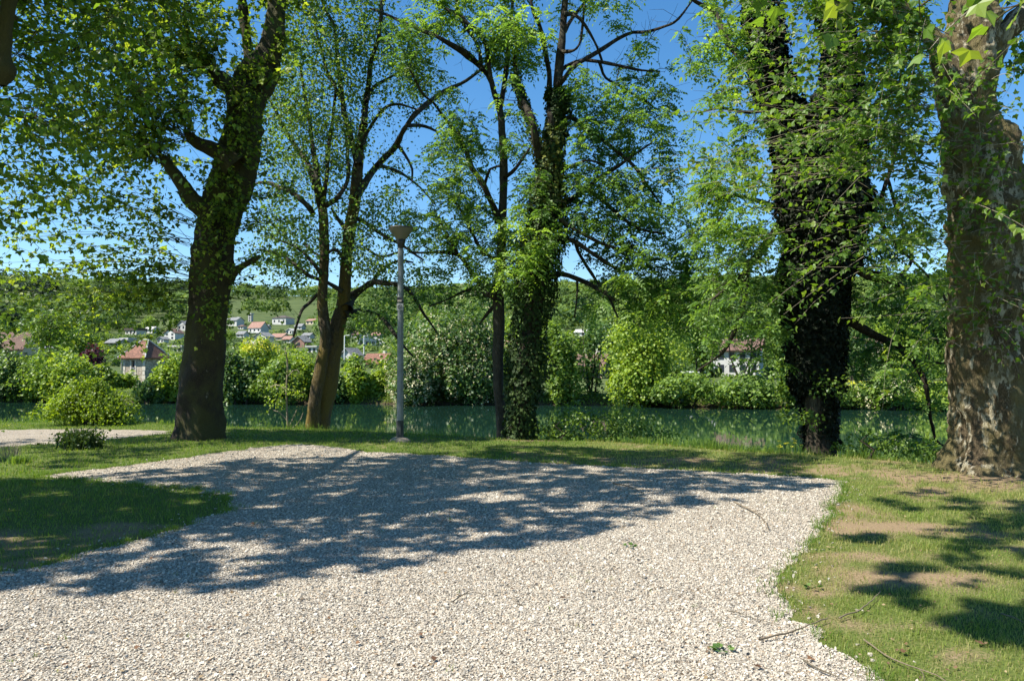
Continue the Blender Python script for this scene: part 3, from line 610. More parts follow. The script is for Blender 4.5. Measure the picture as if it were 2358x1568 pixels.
B = [(700, 40, 80, 90, 55), (790, 60, 70, 90, 50), (870, 40, 50, 80, 34), (640, 130, 60, 90, 38), (720, 170, 70, 70, 46), (800, 180, 60, 70, 36), (670, 250, 70, 70, 48), (740, 270, 60, 60, 34), (810, 290, 50, 50, 22), (660, 340, 60, 50, 34),
     (730, 370, 60, 60, 30), (790, 380, 40, 50, 16), (620, 420, 40, 50, 16), (680, 440, 50, 40, 20), (780, 450, 40, 40, 12), (840, 480, 30, 50, 14), (640, 520, 60, 50, 30), (700, 560, 50, 50, 24), (630, 600, 60, 40, 28), (690, 630, 40, 30, 16), (770, 560, 30, 50, 12),
     (830, 560, 40, 50, 20), (870, 620, 60, 35, 24), (900, 690, 50, 35, 18), (860, 745, 50, 35, 20), (900, 480, 50, 50, 14), (900, 370, 40, 40, 8), (900, 250, 50, 50, 14), (930, 180, 50, 50, 14), (980, 240, 50, 40, 10), (850, 130, 50, 60, 24), (930, 540, 50, 30, 12), (960, 640, 40, 30, 8),
     (700, -90, 110, 80, 60), (820, -80, 90, 80, 45), (750, -220, 110, 90, 50)]
pts = blobs(B, Y, 1.5); T.attract(pts, sag=.06, ratio=.009)
tn = np.clip(.45 + .45 * fbm(pts * .8, 2, 3), 0, 1); T.tufts(pts, 26, .30, .085, tint=tn)
mid = pts + rng.normal(0, .28, pts.shape); T.tufts(mid, 11, .28, .075, tint=tn)
T.spurs(900)
T.finish(M['moss_bark'], M['leaf_alder'], T_KITE, twigmat=M['ash_bark'])

# ---- T3: slim dark ash
T = Tree('ash_tree', gnd(1158, 1012), 'slim ash with a straight dark trunk forking high, left of the ivy-clad one')
T.trunk([(1160, 1025, 16), (1158, 1005, 14), (1154, 960, 12), (1148, 900, 12), (1147, 850, 12), (1148, 780, 13), (1149, 720, 13), (1147, 685, 13), (1150, 640, 11), (1154, 590, 11), (1156, 540, 10), (1158, 477, 9), (1160, 389, 9), (1157, 320, 8.5), (1154, 272, 8), (1150, 249, 7)], 17.1, sides=18, amp=.08, freq=4, flare=.08, lobes=4, seed=21)
Y = 17.1
for L in ([(1150, 252, 7), (1131, 194, 6), (1111, 163, 6), (1090, 140, 7), (1072, 124, 8), (1035, 100, 6), (999, 82, 5), (940, 58, 4), (882, 31, 3), (850, 20, 2)], [(1150, 252, 7), (1162, 194, 6), (1166, 148, 6), (1172, 80, 5), (1180, 0, 4), (1175, -120, 3)],
          [(1136, 205, 5), (1127, 148, 5), (1111, 89, 5), (1069, 47, 5), (1035, 25, 4), (1000, 0, 3), (960, -40, 2)], [(1111, 163, 5), (1095, 100, 4), (1060, 40, 4), (1045, -40, 3)], [(1111, 89, 5), (1080, 60, 3), (1050, 10, 2)],
          [(1148, 515, 9), (1146, 497, 8), (1130, 460, 7), (1115, 427, 7), (1100, 405, 6), (1084, 381, 6), (1061, 327, 5), (1030, 280, 4), (999, 241, 3), (970, 215, 3), (940, 160, 2)], [(1115, 427, 4), (1128, 390, 3), (1160, 382, 2)],
          [(1163, 410, 5), (1185, 390, 4), (1209, 357, 3), (1225, 330, 2)], [(1147, 690, 9), (1135, 681, 7), (1118, 676, 6), (1104, 660, 5), (1085, 630, 5), (1069, 602, 5), (1050, 585, 4), (1019, 580, 4), (980, 583, 3), (941, 582, 2)],
          [(1104, 666, 4), (1070, 670, 3), (1030, 690, 2), (990, 705, 2)], [(1145, 700, 5), (1125, 720, 4), (1104, 747, 2)], [(1069, 602, 3), (1040, 560, 3), (1010, 500, 2)], [(1115, 590, 4), (1080, 520, 3), (1050, 470, 3), (1010, 430, 2)], [(1152, 600, 6), (1128, 590, 4), (1100, 560, 3)]):
    L = [(u, v, w, Y + .5 * math.sin(i * .8 + L[1][0])) if i else (u, v, w, Y) for i, (u, v, w) in enumerate(L)]
    T.limb(L, Y, sides=8, wob=.05)
B = [(940, 100, 60, 50, 22), (1000, 60, 60, 50, 22), (1060, 20, 60, 40, 20), (1180, 100, 60, 50, 30), (1130, 100, 40, 40, 10), (1000, 170, 60, 30, 10), (960, 160, 40, 40, 12), (1150, 20, 50, 50, 18), (1070, 300, 50, 50, 22), (1030, 340, 50, 40, 18), (1100, 340, 50, 50, 18), (1060, 410, 60, 40, 22), (1040, 460, 50, 40, 18),
     (1080, 490, 50, 40, 18), (990, 400, 40, 30, 6), (950, 470, 60, 40, 14), (980, 540, 60, 40, 18), (1040, 560, 60, 40, 20), (1090, 600, 50, 40, 18), (1120, 660, 40, 30, 18), (1150, 570, 30, 70, 22), (1000, 620, 50, 25, 10), (1020, 680, 60, 30, 12), (930, 130, 50, 50, 12), (1040, 240, 40, 40, 10), (1080, -60, 110, 60, 40), (980, -60, 80, 60, 24), (1160, -120, 100, 80, 36), (1070, 530, 60, 50, 16)]
pts = blobs(B, Y, 1.4); T.attract(pts, sag=.1, ratio=.01)
tn = np.clip(.4 + .7 * fbm(pts * .7, 2, 13), 0, 1); T.pinnate(pts, 7, .29, .082, 4, tn)
T.spurs(600)
T.finish(M['ash_bark'], M['leaf_ash'], T_SLIM, width=1.35, twigmat=M['dark_bark'])

# ---- T4: ivy-clad ash
T = Tree('ivy_clad_ash_tree', gnd(1196, 1012), 'large ash wrapped in green ivy from root to fork, right of the lamp post')
tr = [(1192, 1028, 30), (1194, 1005, 26), (1198, 946, 23), (1207, 880, 22), (1215, 820, 22), (1226, 740, 22), (1236, 660, 23), (1243, 590, 24), (1252, 530, 23), (1260, 486, 22), (1264, 440, 20), (1267, 389, 19), (1273, 340, 17), (1279, 292, 14), (1283, 230, 12), (1286, 167, 11), (1294, 97, 9), (1300, 19, 8), (1310, -100, 6), (1315, -220, 4)]
Y = 16.6; T.trunk(tr, Y, sides=22, amp=.1, freq=3, flare=.1, lobes=4, seed=31)
lims = [[(1262, 440, 15), (1258, 415, 12), (1247, 381, 10), (1235, 330, 9), (1228, 292, 8), (1217, 260, 8), (1205, 233, 7), (1193, 200, 7), (1185, 167, 6), (1180, 120, 4)], [(1277, 320, 10), (1268, 270, 8), (1267, 233, 7), (1263, 167, 6), (1258, 120, 6), (1251, 86, 6), (1240, 50, 5), (1228, 23, 4), (1215, -60, 3)],
        [(1285, 200, 7), (1298, 183, 6), (1320, 155, 6), (1349, 136, 5), (1390, 112, 5), (1426, 89, 5), (1455, 76, 4), (1490, 74, 4), (1530, 62, 3), (1559, 47, 3), (1597, 0, 2)], [(1286, 175, 6), (1302, 156, 5), (1337, 140, 4), (1380, 143, 4), (1426, 152, 4), (1470, 162, 3), (1520, 165, 2)],
        [(1380, 145, 4), (1395, 180, 3), (1430, 200, 3), (1465, 222, 3), (1500, 240, 2)], [(1302, 32, 6), (1330, 40, 4), (1370, 100, 3), (1385, 140, 3)], [(1296, 80, 5), (1320, 40, 4), (1350, 0, 3), (1390, -60, 2)],
        [(1275, 480, 12), (1294, 471, 9), (1322, 455, 7), (1349, 436, 6), (1380, 410, 5), (1407, 393, 5), (1435, 375, 4), (1458, 358, 3), (1500, 330, 2)], [(1279, 292, 7), (1306, 272, 6), (1330, 280, 5), (1349, 301, 5), (1380, 320, 5), (1407, 338, 5), (1440, 365, 4), (1465, 389, 4), (1490, 430, 3), (1520, 470, 2)],
        [(1349, 436, 5), (1390, 460, 5), (1430, 500, 4), (1480, 530, 3), (1530, 540, 2)], [(1262, 640, 10), (1275, 631, 7), (1300, 632, 6), (1330, 642, 6), (1360, 655, 6), (1388, 670, 5), (1405, 682, 4), (1419, 693, 3)], [(1262, 560, 9), (1290, 550, 6), (1322, 557, 6), (1350, 575, 5), (1377, 592, 5), (1410, 612, 4), (1431, 627, 3), (1455, 650, 2)],
        [(1322, 557, 4), (1338, 588, 4), (1360, 620, 4), (1377, 650, 3), (1400, 680, 3), (1425, 730, 2)], [(1330, 642, 3), (1330, 690, 2), (1325, 730, 1.5)], [(1262, 470, 8), (1310, 520, 5), (1380, 560, 4), (1450, 580, 3), (1520, 600, 2)],
        [(1268, 395, 7), (1310, 385, 4), (1350, 370, 3), (1390, 380, 2)], [(1290, 120, 5), (1330, 110, 3), (1345, 40, 3), (1350, -30, 2)]]
for L in lims:
    L = [(u, v, w, Y + .5 * math.sin(i * .8 + L[1][0])) if i else (u, v, w, Y) for i, (u, v, w) in enumerate(L)]
    T.limb(L, Y, sides=8, wob=.05)
B = [(1210, 110, 60, 50, 34), (1140, 90, 50, 30, 20), (1400, 30, 60, 30, 14), (1300, -10, 50, 30, 8), (1370, 230, 60, 40, 22), (1340, 320, 50, 40, 18), (1400, 280, 60, 40, 24), (1460, 260, 50, 40, 16), (1480, 120, 50, 40, 9), (1440, 200, 50, 40, 12), (1500, 200, 40, 40, 6), (1400, 340, 60, 40, 20), (1470, 320, 60, 50, 20), (1520, 260, 40, 50, 12), (1530, 340, 40, 50, 14),
     (1320, 400, 40, 50, 16), (1360, 440, 60, 40, 22), (1430, 430, 60, 50, 26), (1500, 430, 60, 50, 26), (1320, 520, 50, 40, 22), (1390, 500, 60, 40, 26), (1460, 510, 60, 50, 28), (1530, 520, 60, 50, 30), (1400, 570, 60, 40, 22), (1470, 600, 60, 40, 26), (1540, 600, 60, 50, 28), (1240, 520, 60, 50, 34), (1250, 570, 50, 40, 26), (1200, 540, 50, 50, 22), (1200, 610, 60, 40, 26), (1200, 650, 60, 30, 24),
     (1450, 660, 70, 40, 32), (1520, 680, 70, 40, 36), (1590, 650, 60, 50, 32), (1560, 740, 70, 40, 26), (1480, 730, 60, 40, 24), (1600, 560, 60, 60, 30), (1210, 420, 40, 60, 16), (1200, 330, 40, 50, 14), (1180, 250, 40, 40, 8), (1330, 220, 40, 40, 10), (1260, -90, 120, 70, 40), (1400, -70, 110, 70, 36), (1330, -220, 150, 100, 46), (1230, 620, 50, 40, 20), (1360, 700, 40, 40, 12), (1400, 640, 50, 30, 14)]
pts = blobs(B, Y, 1.6); T.attract(pts, sag=.1, ratio=.01)
tn = np.clip(.42 + .75 * fbm(pts * .7, 2, 23), 0, 1); T.pinnate(pts, 7, .29, .082, 4, tn)
T.spurs(700)
T.finish(M['dark_bark'], M['leaf_ash'], T_SLIM, width=1.35)
def ivy(root, tr, Y, mat, n, thick, size, name='ivy', seed=0, yellow=False, gap=.2):
    P, R = px(tr, Y); m = 400; C = catmull(np.column_stack([P, R]), m)
    k = rng.integers(0, m - 1, n); th = rng.uniform(0, 2 * np.pi, n); tang = nz(C[k + 1, :3] - C[k, :3])
    N0 = nz(np.cross(tang, [0, 1, 0.])); B0 = np.cross(tang, N0); out = N0 * np.cos(th)[:, None] + B0 * np.sin(th)[:, None]
    nn = fbm(C[k, :3] * 1.3 + out * .9, 3, seed); keep = nn > -.55 + gap * .3; th_ = thick * np.clip(.35 + 1.1 * (nn + .2), .02, 1.3)
    Pp = C[k, :3] + out * (C[k, 3] * .95 + th_ * rng.random(n) ** .7)[:, None] + rng.normal(0, .015, (n, 3)); Pp, out, nn, k = Pp[keep], out[keep], nn[keep], k[keep]; q = len(Pp)
    A = nz(np.array([0, 0, -1.]) + rng.normal(0, .45, (q, 3)) + out * .3); Nn = nz(out + np.array([0, 0, .5]) + rng.normal(0, .4, (q, 3)))
    tt = np.clip(rng.random(q) * .6 + .2 * nn, 0, 1)
    if yellow: zz = Pp[:, 2]; tt = np.where((np.abs(zz - (CAMZ + (HORIZON - yellow) / F0 * Y)) < 1.0) & (rng.random(q) < .35), .98, tt)
    V, F = leaf_mesh(Pp, A, Nn, size * rng.uniform(.6, 1.25, q), T_KITE, 1.25); return mesh_obj(name, V, F, mat, root, tint=np.repeat(tt, 1))
ivy(T.root, [(1196, 1015, 28), (1200, 946, 27), (1205, 880, 33), (1212, 820, 38), (1222, 740, 36), (1232, 660, 36), (1240, 590, 36), (1252, 530, 34), (1260, 486, 28), (1264, 440, 25), (1267, 389, 22), (1273, 340, 18), (1279, 292, 15), (1282, 240, 12), (1285, 200, 11)], Y, M['leaf_ivy'], 16000, .26, .075, yellow=380, seed=3)
ivy(T.root, [(1262, 430, 12), (1247, 381, 10), (1228, 292, 9), (1205, 233, 8), (1185, 167, 6)], Y, M['leaf_ivy'], 1800, .10, .07, seed=4, name='branch_ivy')

# ---- T5: tree buried in dark ivy, deep shade put into its leaf colour
T = Tree('ivy_smothered_tree', gnd(1888, 1036), 'very thick tree smothered in nearly black ivy, between the river view and the mottled plane')
Y = 14.3
T.trunk([(1890, 1052, 36), (1889, 1035, 33), (1888, 990, 30), (1886, 940, 30), (1880, 860, 34), (1872, 780, 42), (1872, 700, 52), (1876, 620, 60), (1886, 550, 66), (1895, 480, 66), (1900, 420, 60), (1898, 330, 46), (1885, 240, 30)], Y, sides=26, amp=.12, freq=2.5, flare=.12, lobes=5, seed=41)
T.trunk([(1880, 560, 40), (1850, 470, 40), (1825, 380, 34), (1805, 290, 30), (1788, 210, 27), (1770, 130, 24), (1755, 60, 20), (1740, -40, 16), (1720, -180, 10)], Y, sides=18, amp=.12, seed=42)
T.trunk([(1905, 520, 44), (1925, 430, 38), (1938, 350, 34), (1942, 270, 30), (1940, 180, 28), (1930, 80, 24), (1922, -30, 20), (1915, -200, 12)], Y, sides=18, amp=.12, seed=43)
L5 = [[(1812, 300, 14), (1775, 250, 11), (1740, 190, 9), (1699, 128, 8), (1675, 101, 8), (1660, 60, 7), (1648, 31, 6), (1597, 0, 4), (1560, -40, 3)], [(1810, 500, 14), (1780, 540, 10), (1742, 593, 9), (1719, 616, 8), (1713, 683, 7), (1696, 753, 6), (1669, 806, 4), (1640, 830, 3), (1606, 853, 2)],
      [(1742, 593, 6), (1700, 640, 4), (1640, 690, 3)], [(1960, 600, 16), (1995, 631, 12), (2030, 638, 11), (2060, 649, 10), (2090, 672, 9), (2110, 696, 8), (2139, 736, 5), (2160, 790, 3)], [(1940, 730, 14), (1966, 747, 11), (2010, 768, 10), (2049, 786, 9), (2080, 808, 8), (2103, 833, 7), (2125, 870, 6), (2132, 891, 5), (2139, 945, 4), (2147, 980, 4), (2157, 1014, 3), (2197, 1039, 2)],
      [(2103, 833, 4), (2150, 835, 3), (2200, 838, 2)], [(1975, 500, 9), (2020, 470, 6), (2040, 420, 5), (2060, 360, 4), (2075, 300, 3)], [(2060, 649, 5), (2100, 590, 4), (2060, 470, 4), (2040, 400, 3)], [(2110, 696, 4), (2160, 740, 3), (2190, 780, 2)], [(2000, 470, 5), (2060, 560, 4), (2120, 620, 3), (2170, 680, 3), (2200, 760, 2)],
      [(1950, 300, 10), (2010, 250, 7), (2070, 190, 5), (2120, 120, 4)], [(1800, 480, 8), (1740, 460, 5), (1680, 450, 4), (1630, 470, 3)], [(1775, 250, 6), (1720, 260, 4), (1660, 250, 3), (1610, 260, 2)]]
for L in L5:
    L = [(u, v, w, Y + .4 * math.sin(i * .8 + L[1][0])) if i else (u, v, w, Y) for i, (u, v, w) in enumerate(L)]
    T.limb(L, Y, sides=8, wob=.05)
B = [(1640, 120, 60, 50, 20), (1600, 60, 50, 40, 10), (1680, 200, 60, 50, 20), (1640, 270, 50, 50, 10), (1700, 60, 50, 50, 20), (1650, 380, 50, 60, 18), (1700, 330, 50, 60, 20), (1620, 460, 50, 50, 20), (1690, 460, 60, 60, 28), (1650, 550, 60, 50, 30), (1720, 560, 60, 50, 30), (1680, 640, 60, 50, 34), (1750, 660, 50, 50, 24), (1640, 720, 60, 50, 20), (1720, 740, 60, 50, 18), (1770, 760, 40, 50, 12), (1640, 800, 50, 40, 7), (1760, 840, 40, 50, 8),
     (2040, 340, 60, 60, 20), (2080, 250, 60, 60, 22), (2060, 450, 60, 60, 24), (2110, 520, 60, 50, 20), (2050, 570, 60, 40, 20), (2120, 640, 60, 40, 22), (2040, 700, 60, 40, 24), (2110, 740, 60, 40, 22), (2160, 780, 50, 50, 20), (2040, 800, 60, 40, 20), (2130, 860, 60, 40, 18), (2000, 850, 50, 50, 14), (2150, 930, 40, 40, 9), (2140, 1020, 50, 14, 6), (2090, 1015, 50, 14, 6), (2070, 160, 70, 60, 24), (2040, 60, 70, 60, 24), (1850, -80, 160, 90, 60), (1700, -60, 90, 70, 30), (2000, -70, 120, 90, 40), (1990, 560, 40, 60, 18), (1985, 650, 40, 50, 18)]
pts = blobs(B, Y, 1.5); T.attract(pts, sag=.1, ratio=.01)
tn = np.clip(.35 + .6 * fbm(pts * .7, 2, 33), 0, 1); T.pinnate(pts, 8, .25, .075, 4, tn)
T.spurs(700)
T.finish(M['dark_bark'], M['leaf_ash'], T_SLIM, width=1.35)
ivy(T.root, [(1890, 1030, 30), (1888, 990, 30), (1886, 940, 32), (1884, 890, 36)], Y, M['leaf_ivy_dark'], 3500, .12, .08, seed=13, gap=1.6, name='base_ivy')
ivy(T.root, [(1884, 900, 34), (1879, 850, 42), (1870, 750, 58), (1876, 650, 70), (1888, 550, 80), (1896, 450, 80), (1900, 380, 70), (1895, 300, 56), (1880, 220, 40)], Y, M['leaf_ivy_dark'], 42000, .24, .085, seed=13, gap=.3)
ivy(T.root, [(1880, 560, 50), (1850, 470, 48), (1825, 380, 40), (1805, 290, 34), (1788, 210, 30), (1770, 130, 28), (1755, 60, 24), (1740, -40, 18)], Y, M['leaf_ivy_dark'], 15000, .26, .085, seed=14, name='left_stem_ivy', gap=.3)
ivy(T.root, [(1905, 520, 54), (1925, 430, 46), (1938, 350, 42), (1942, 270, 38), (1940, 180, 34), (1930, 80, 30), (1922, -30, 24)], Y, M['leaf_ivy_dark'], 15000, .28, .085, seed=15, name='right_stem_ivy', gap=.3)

# ---- P2: mottled plane at the right edge
T = Tree('plane_tree', gnd(2290, 1086), 'massive plane with mottled cream and brown bark and flared roots at the right edge')
Y = 11.6
T.trunk([(2296, 1100, 108), (2294, 1083, 106), (2294, 1060, 98), (2296, 1000, 93), (2297, 900, 94), (2297, 800, 96), (2293, 720, 97), (2292, 640, 92), (2288, 560, 88), (2280, 500, 82), (2271, 450, 77), (2259, 370, 70), (2234, 310, 58), (2224, 250, 56), (2222, 200, 62), (2232, 150, 60), (2240, 100, 56), (2240, 50, 52), (2241, 0, 50), (2245, -90, 46), (2250, -250, 36), (2255, -450, 22)], Y, sides=96, step=.035, amp=.11, freq=3.4, flare=.10, lobes=7, seed=51, fine=.045, flute=.065, burls=46)
T.trunk([(2215, 190, 40), (2180, 150, 30), (2166, 112, 24), (2145, 88, 18), (2120, 58, 13), (2087, 23, 12), (2060, -20, 10), (2020, -100, 7)], Y - .1, sides=16, amp=.16, freq=4, seed=52)
T.trunk([(2255, 170, 40), (2285, 120, 30), (2305, 85, 25), (2330, 58, 24), (2365, 20, 20), (2400, -60, 14)], Y - .1, sides=16, amp=.16, freq=4, seed=53)
for (u, v, n, az, el, L, dz) in ((2175, 105, 12, -100, 18, 1.9, 0), (2165, 115, 12, -110, 0, 2.0, 0), (2160, 200, 8, -100, -8, 2.4, 0), (2165, 250, 10, -105, 0, 2.6, 0), (2170, 330, 10, -105, 2, 2.5, 0), (2190, 400, 9, -105, 8, 2.6, 0), (2195, 470, 9, -108, 0, 2.6, 0), (2200, 560, 9, -105, 0, 2.3, 0), (2205, 640, 8, -105, 2, 2.0, 0), (2085, 25, 18, -100, 15, 1.5, 0), (2120, 55, 10, -120, -10, 1.6, 0), (2060, -20, 16, -95, 20, 1.4, 0), (2020, -90, 14, -95, 0, 1.5, 0), (2200, 700, 4, -110, -5, 1.2, 0)):
    fan(T, at(u, v, Y - .5), int(n * (1.9 if v < 420 else .9)), az, 20, el, 13, L, 1.0, leaf=.092, droop=.10, space=.068, tint=.5, r0=.0055)
for v in range(170, 800, 9):
    c = at(2240 + (v - 170) * .09 + rng.normal(0, 42), v, Y - .62); fan(T, c, 2, 180, 75, 5, 30, .15, .5, leaf=.08, droop=.3, space=.06, tint=.5)
for (u, v, az) in ((2330, 60, 60), (2345, 150, 60), (2350, 330, 100), (2340, 430, 110), (2340, 560, 110)): fan(T, at(u, v, Y - .2), 9, az, 50, 10, 25, .8, 1.0, leaf=.10, droop=.2)
for (u, v) in ((2230, -120), (2250, -260), (2255, -400), (2390, -60), (2130, -150)): fan(T, at(u, v, Y), 16, 0, 110, 25, 30, 1.2, 1.6, leaf=.115, droop=.2)
T.finish(M['plane_bark'], M['leaf_plane'], T_LOBED, twigmat=M['pale_twig'])

# ---- P0: plane just outside the left edge; its crown overhangs the gravel and throws the dappled shade
T = Tree('plane_tree', (-8.2, 6.6, 0), 'near plane whose knobbed limb and broad leaves hang in at the top left corner')
def world_trunk(T, P, R, **k):
    V, F = fat_trunk(P, R, **k); T.trunkV.append(V); T.trunkF.append(F + T.n); T.n += len(V)
    C = catmull(np.column_stack([P, R]), len(P) * 5)
    for c in C[4:]: T.nodes.append(c[:3]); T.nr.append(c[3])
world_trunk(T, [(-8.2, 6.6, -.2), (-8.2, 6.6, .4), (-8.15, 6.6, 2), (-8.1, 6.7, 3.6), (-8.0, 6.8, 5.2), (-7.9, 6.9, 7.2), (-7.9, 7, 9.5)], [.6, .52, .48, .46, .5, .36, .2], sides=32, amp=.1, flare=.15, seed=61)
kn = at(6, 165, 8.2); kt = at(14, 60, 8.2); ktop = at(30, -120, 8.2)
world_trunk(T, [(-7.95, 6.85, 5.6), (-7.0, 7.4, 6.3), tuple(ktop + [-.3, 0, .25]), tuple(ktop + [0, 0, .0]), tuple(kt), tuple(kn + [0, 0, .18]), tuple(kn), tuple(kn - [0, 0, .16])], [.26, .19, .12, .10, .075, .085, .13, .04], sides=16, amp=.14, freq=5, seed=62)
for a, b_, c_ in (((-8, 6.8, 5.5), (-7.0, 9.5, 7.2), (-5.5, 12.5, 8)), ((-8, 6.8, 6.5), (-6.4, 7.2, 7.8), (-4.3, 8.0, 8.2)), ((-8, 6.8, 6.0), (-8.2, 9.6, 7.0), (-8.6, 13, 7.6)), ((-8, 6.9, 7.2), (-5.5, 9.0, 8.6), (-2.6, 10.4, 9))):
    world_trunk(T, [a, b_, c_], [.2, .13, .05], sides=10, amp=.1, seed=63)
# visible sprays in the upper left
for (u, v, y0, n, L) in ((-30, 60, 9, 14, 1.6), (30, 130, 9.2, 16, 1.6), (-40, 250, 9, 14, 1.6), (60, 260, 10, 14, 1.6), (160, 120, 10, 14, 1.6), (-30, 400, 9.6, 12, 1.5), (60, 400, 10.5, 10, 1.5), (250, 40, 10.5, 14, 1.6), (-60, 520, 10, 9, 1.3), (340, -20, 10.5, 14, 1.5), (150, -30, 9.5, 14, 1.5), (20, -20, 9, 12, 1.5), (180, 300, 11, 10, 1.5), (300, 200, 11, 9, 1.4), (430, 20, 11.5, 10, 1.3)):
    c = at(u, v, y0); T.attract([c], sag=.1, ratio=.006); fan(T, c, int(n * 1.25), 60, 90, 8, 24, L * .5, L * .7, leaf=.10, droop=.22, space=.07)
# shade-givers: crown points found by walking up the sun ray from the shaded ground
cx, cy = SUN[0] / SUN[2], SUN[1] / SUN[2]
SH = [(-250, 1395), (0, 1362), (120, 1352), (200, 1378), (330, 1350), (560, 1366), (640, 1335), (760, 1340), (860, 1312), (1000, 1292), (1180, 1262), (1390, 1224), (1560, 1172), (1720, 1150), (1900, 1118), (1890, 1098), (1700, 1062), (1500, 1050), (1300, 1042), (1000, 1042), (830, 1052), (560, 1058), (420, 1075), (200, 1098), (0, 1110), (-400, 1115), (-700, 1200)]
SHP = np.array([gnd(u, v)[:2] for u, v in SH])
def lift(poly, n, z0, z1, clump=.9, thr=-.25, seed=70):
    x, y = rng.uniform(poly[:, 0].min(), poly[:, 0].max(), n), rng.uniform(poly[:, 1].min(), poly[:, 1].max(), n)
    k = pip(x, y, poly) & (n2(x, y, clump, 3, seed) > thr); x, y = x[k], y[k]; z = rng.uniform(z0, z1, len(x)); z = np.where(y > 8.3, np.maximum(z, 2.1 + .5 * y + 1.5 * rng.random(len(x))), z)
    return np.stack([x + cx * z, y + cy * z, z], -1)
pts = lift(SHP, 9500, 5.4, 8.8, 3.3, -.155); print('shade points', len(pts))
T.attract(pts[::6], sag=.08, ratio=.005, wob=.12); T.tufts(pts, 9, .11, .115, up=.9)
for poly, n_, z0_, z1_, th_ in (([(-300, 1105), (80, 1104), (250, 1112), (440, 1128), (515, 1145), (500, 1172), (330, 1232), (120, 1290), (0, 1315), (-400, 1340)], 1500, 5.5, 8, -.28), ([(-300, 1020), (200, 1008), (400, 1000), (420, 1045), (200, 1075), (-300, 1110)], 1300, 9, 11, -.02),
                           ([(520, 988), (1130, 1000), (1130, 1018), (800, 1020), (520, 1014)], 1100, 9.5, 11.5, -.2), ([(1050, 1024), (1400, 1030), (1900, 1050), (1840, 1088), (1500, 1074), (1150, 1052)], 1300, 9, 11, -.12)):
    q = lift(np.array([gnd(u, v)[:2] for u, v in poly]), n_, z0_, z1_, 1.4, th_, 90)
    if len(q): T.attract(q[::6], sag=.06, ratio=.004); T.tufts(q, 8, .17, .135, up=.9)
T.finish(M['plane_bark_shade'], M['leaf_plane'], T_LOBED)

# ---- P3: plane behind and right of the viewer, only low leaves seen at the top right
T = Tree('plane_tree', (3.4, -3.2, 0), 'nearest plane, only a few large bright leaves of it hanging in at the top right')
world_trunk(T, [(3.4, -3.2, -.2), (3.4, -3.2, .5), (3.4, -3.1, 2.5), (3.3, -2.9, 4.5), (3.0, -2.4, 6.5), (2.8, -2, 9)], [.5, .42, .38, .36, .26, .15], sides=24, amp=.1, flare=.15, seed=71)
world_trunk(T, [(3.3, -2.9, 4.5), (2.6, .3, 6.2), (1.6, 3.2, 7.6), (.3, 5.6, 8.2)], [.2, .14, .09, .04], sides=10, amp=.1, seed=72)
world_trunk(T, [(3.3, -2.9, 4.2), (3.4, -.5, 4.6), (3.0, 1.6, 4.3), (2.7, 3.0, 3.65)], [.14, .09, .05, .015], sides=10, amp=.1, seed=73)
RS = [[(1985, 1150), (2130, 1128), (2330, 1150), (2600, 1200), (2600, 1260), (2330, 1240), (2200, 1200), (2060, 1172)], [(1945, 1240), (2030, 1232), (2060, 1262), (2000, 1268)], [(2160, 1190), (2400, 1170), (2700, 1230), (2700, 1440), (2420, 1400), (2300, 1330), (2180, 1300), (2120, 1240)], [(2040, 1300), (2200, 1290), (2300, 1330), (2200, 1345), (2060, 1325)], [(2000, 1355), (2090, 1340), (2080, 1372), (2010, 1380)], [(2060, 1380), (2200, 1370), (2420, 1400), (2600, 1450), (2500, 1510), (2250, 1460), (2170, 1430), (2090, 1405)]]
for i, r_ in enumerate(RS):
    poly = np.array([gnd(u, v)[:2] for u, v in r_]); pts = lift(poly, 700 if i in (0, 2, 5) else 130, 6.8, 8.6, 3.4, .06, 80 + i)
    if not len(pts): continue
    T.attract(pts[::5], sag=.05, ratio=.005); T.tufts(pts, 8, .11, .11, up=.9)
for (u, v, y0, n) in ((2300, -25, 3.2, 3), (2340, -20, 3.0, 3), (2110, -45, 3.6, 4), (1990, -60, 4.4, 4), (1870, -40, 5.4, 5), (1760, -30, 6.2, 6), (2180, -70, 3.6, 4)):
    c = at(u, v, y0); T.attract([c], sag=.05, ratio=.004); fan(T, c, n, -90, 80, -10, 20, .12, .22, leaf=.12 if y0 > 4 else .10, droop=.2, space=.06, tint=.8)
T.finish(M['plane_bark'], M['leaf_plane'], T_LOBED)

# ------------------------------------------------------------------ far bank, village and hill
M['stone'] = None
def wall_mat(name, a, b, scale=6, bump=.4, brick=False):
    m, t, o = new_mat(name); p = nd(t, 'ShaderNodeBsdfPrincipled'); v = mapping(t)
    if brick:
        vo = nd(t, 'ShaderNodeTexVoronoi'); vo.inputs['Scale'].default_value = scale; v = mapping(t, (1, 1, 2.2)); t.links.new(v, vo.inputs['Vector'])
        sc_ = nd(t, 'ShaderNodeSeparateColor'); t.links.new(vo.outputs['Color'], sc_.inputs[0]); c = ramp(t, [(0, a), (1, b)], sc_.outputs[0]).outputs[0]
        vd = nd(t, 'ShaderNodeTexVoronoi', feature='DISTANCE_TO_EDGE'); vd.inputs['Scale'].default_value = scale; t.links.new(v, vd.inputs['Vector'])
        c = mixc(t, ramp(t, [(.02, (1, 1, 1)), (.07, (0, 0, 0))], vd.outputs[0]).outputs[0], c, tuple(.6 * q for q in a))
    else:
        n = noise(t, scale, 5, .6, v); c = ramp(t, [(.3, a), (.7, b)], n.outputs[0]).outputs[0]
    t.links.new(c, p.inputs['Base Color']); p.inputs['Roughness'].default_value = .9; t.links.new(p.outputs[0], o.inputs[0]); return m
M['stone'] = wall_mat('rubble_stone', (.28, .23, .17), (.55, .49, .40), 4.5, brick=True)
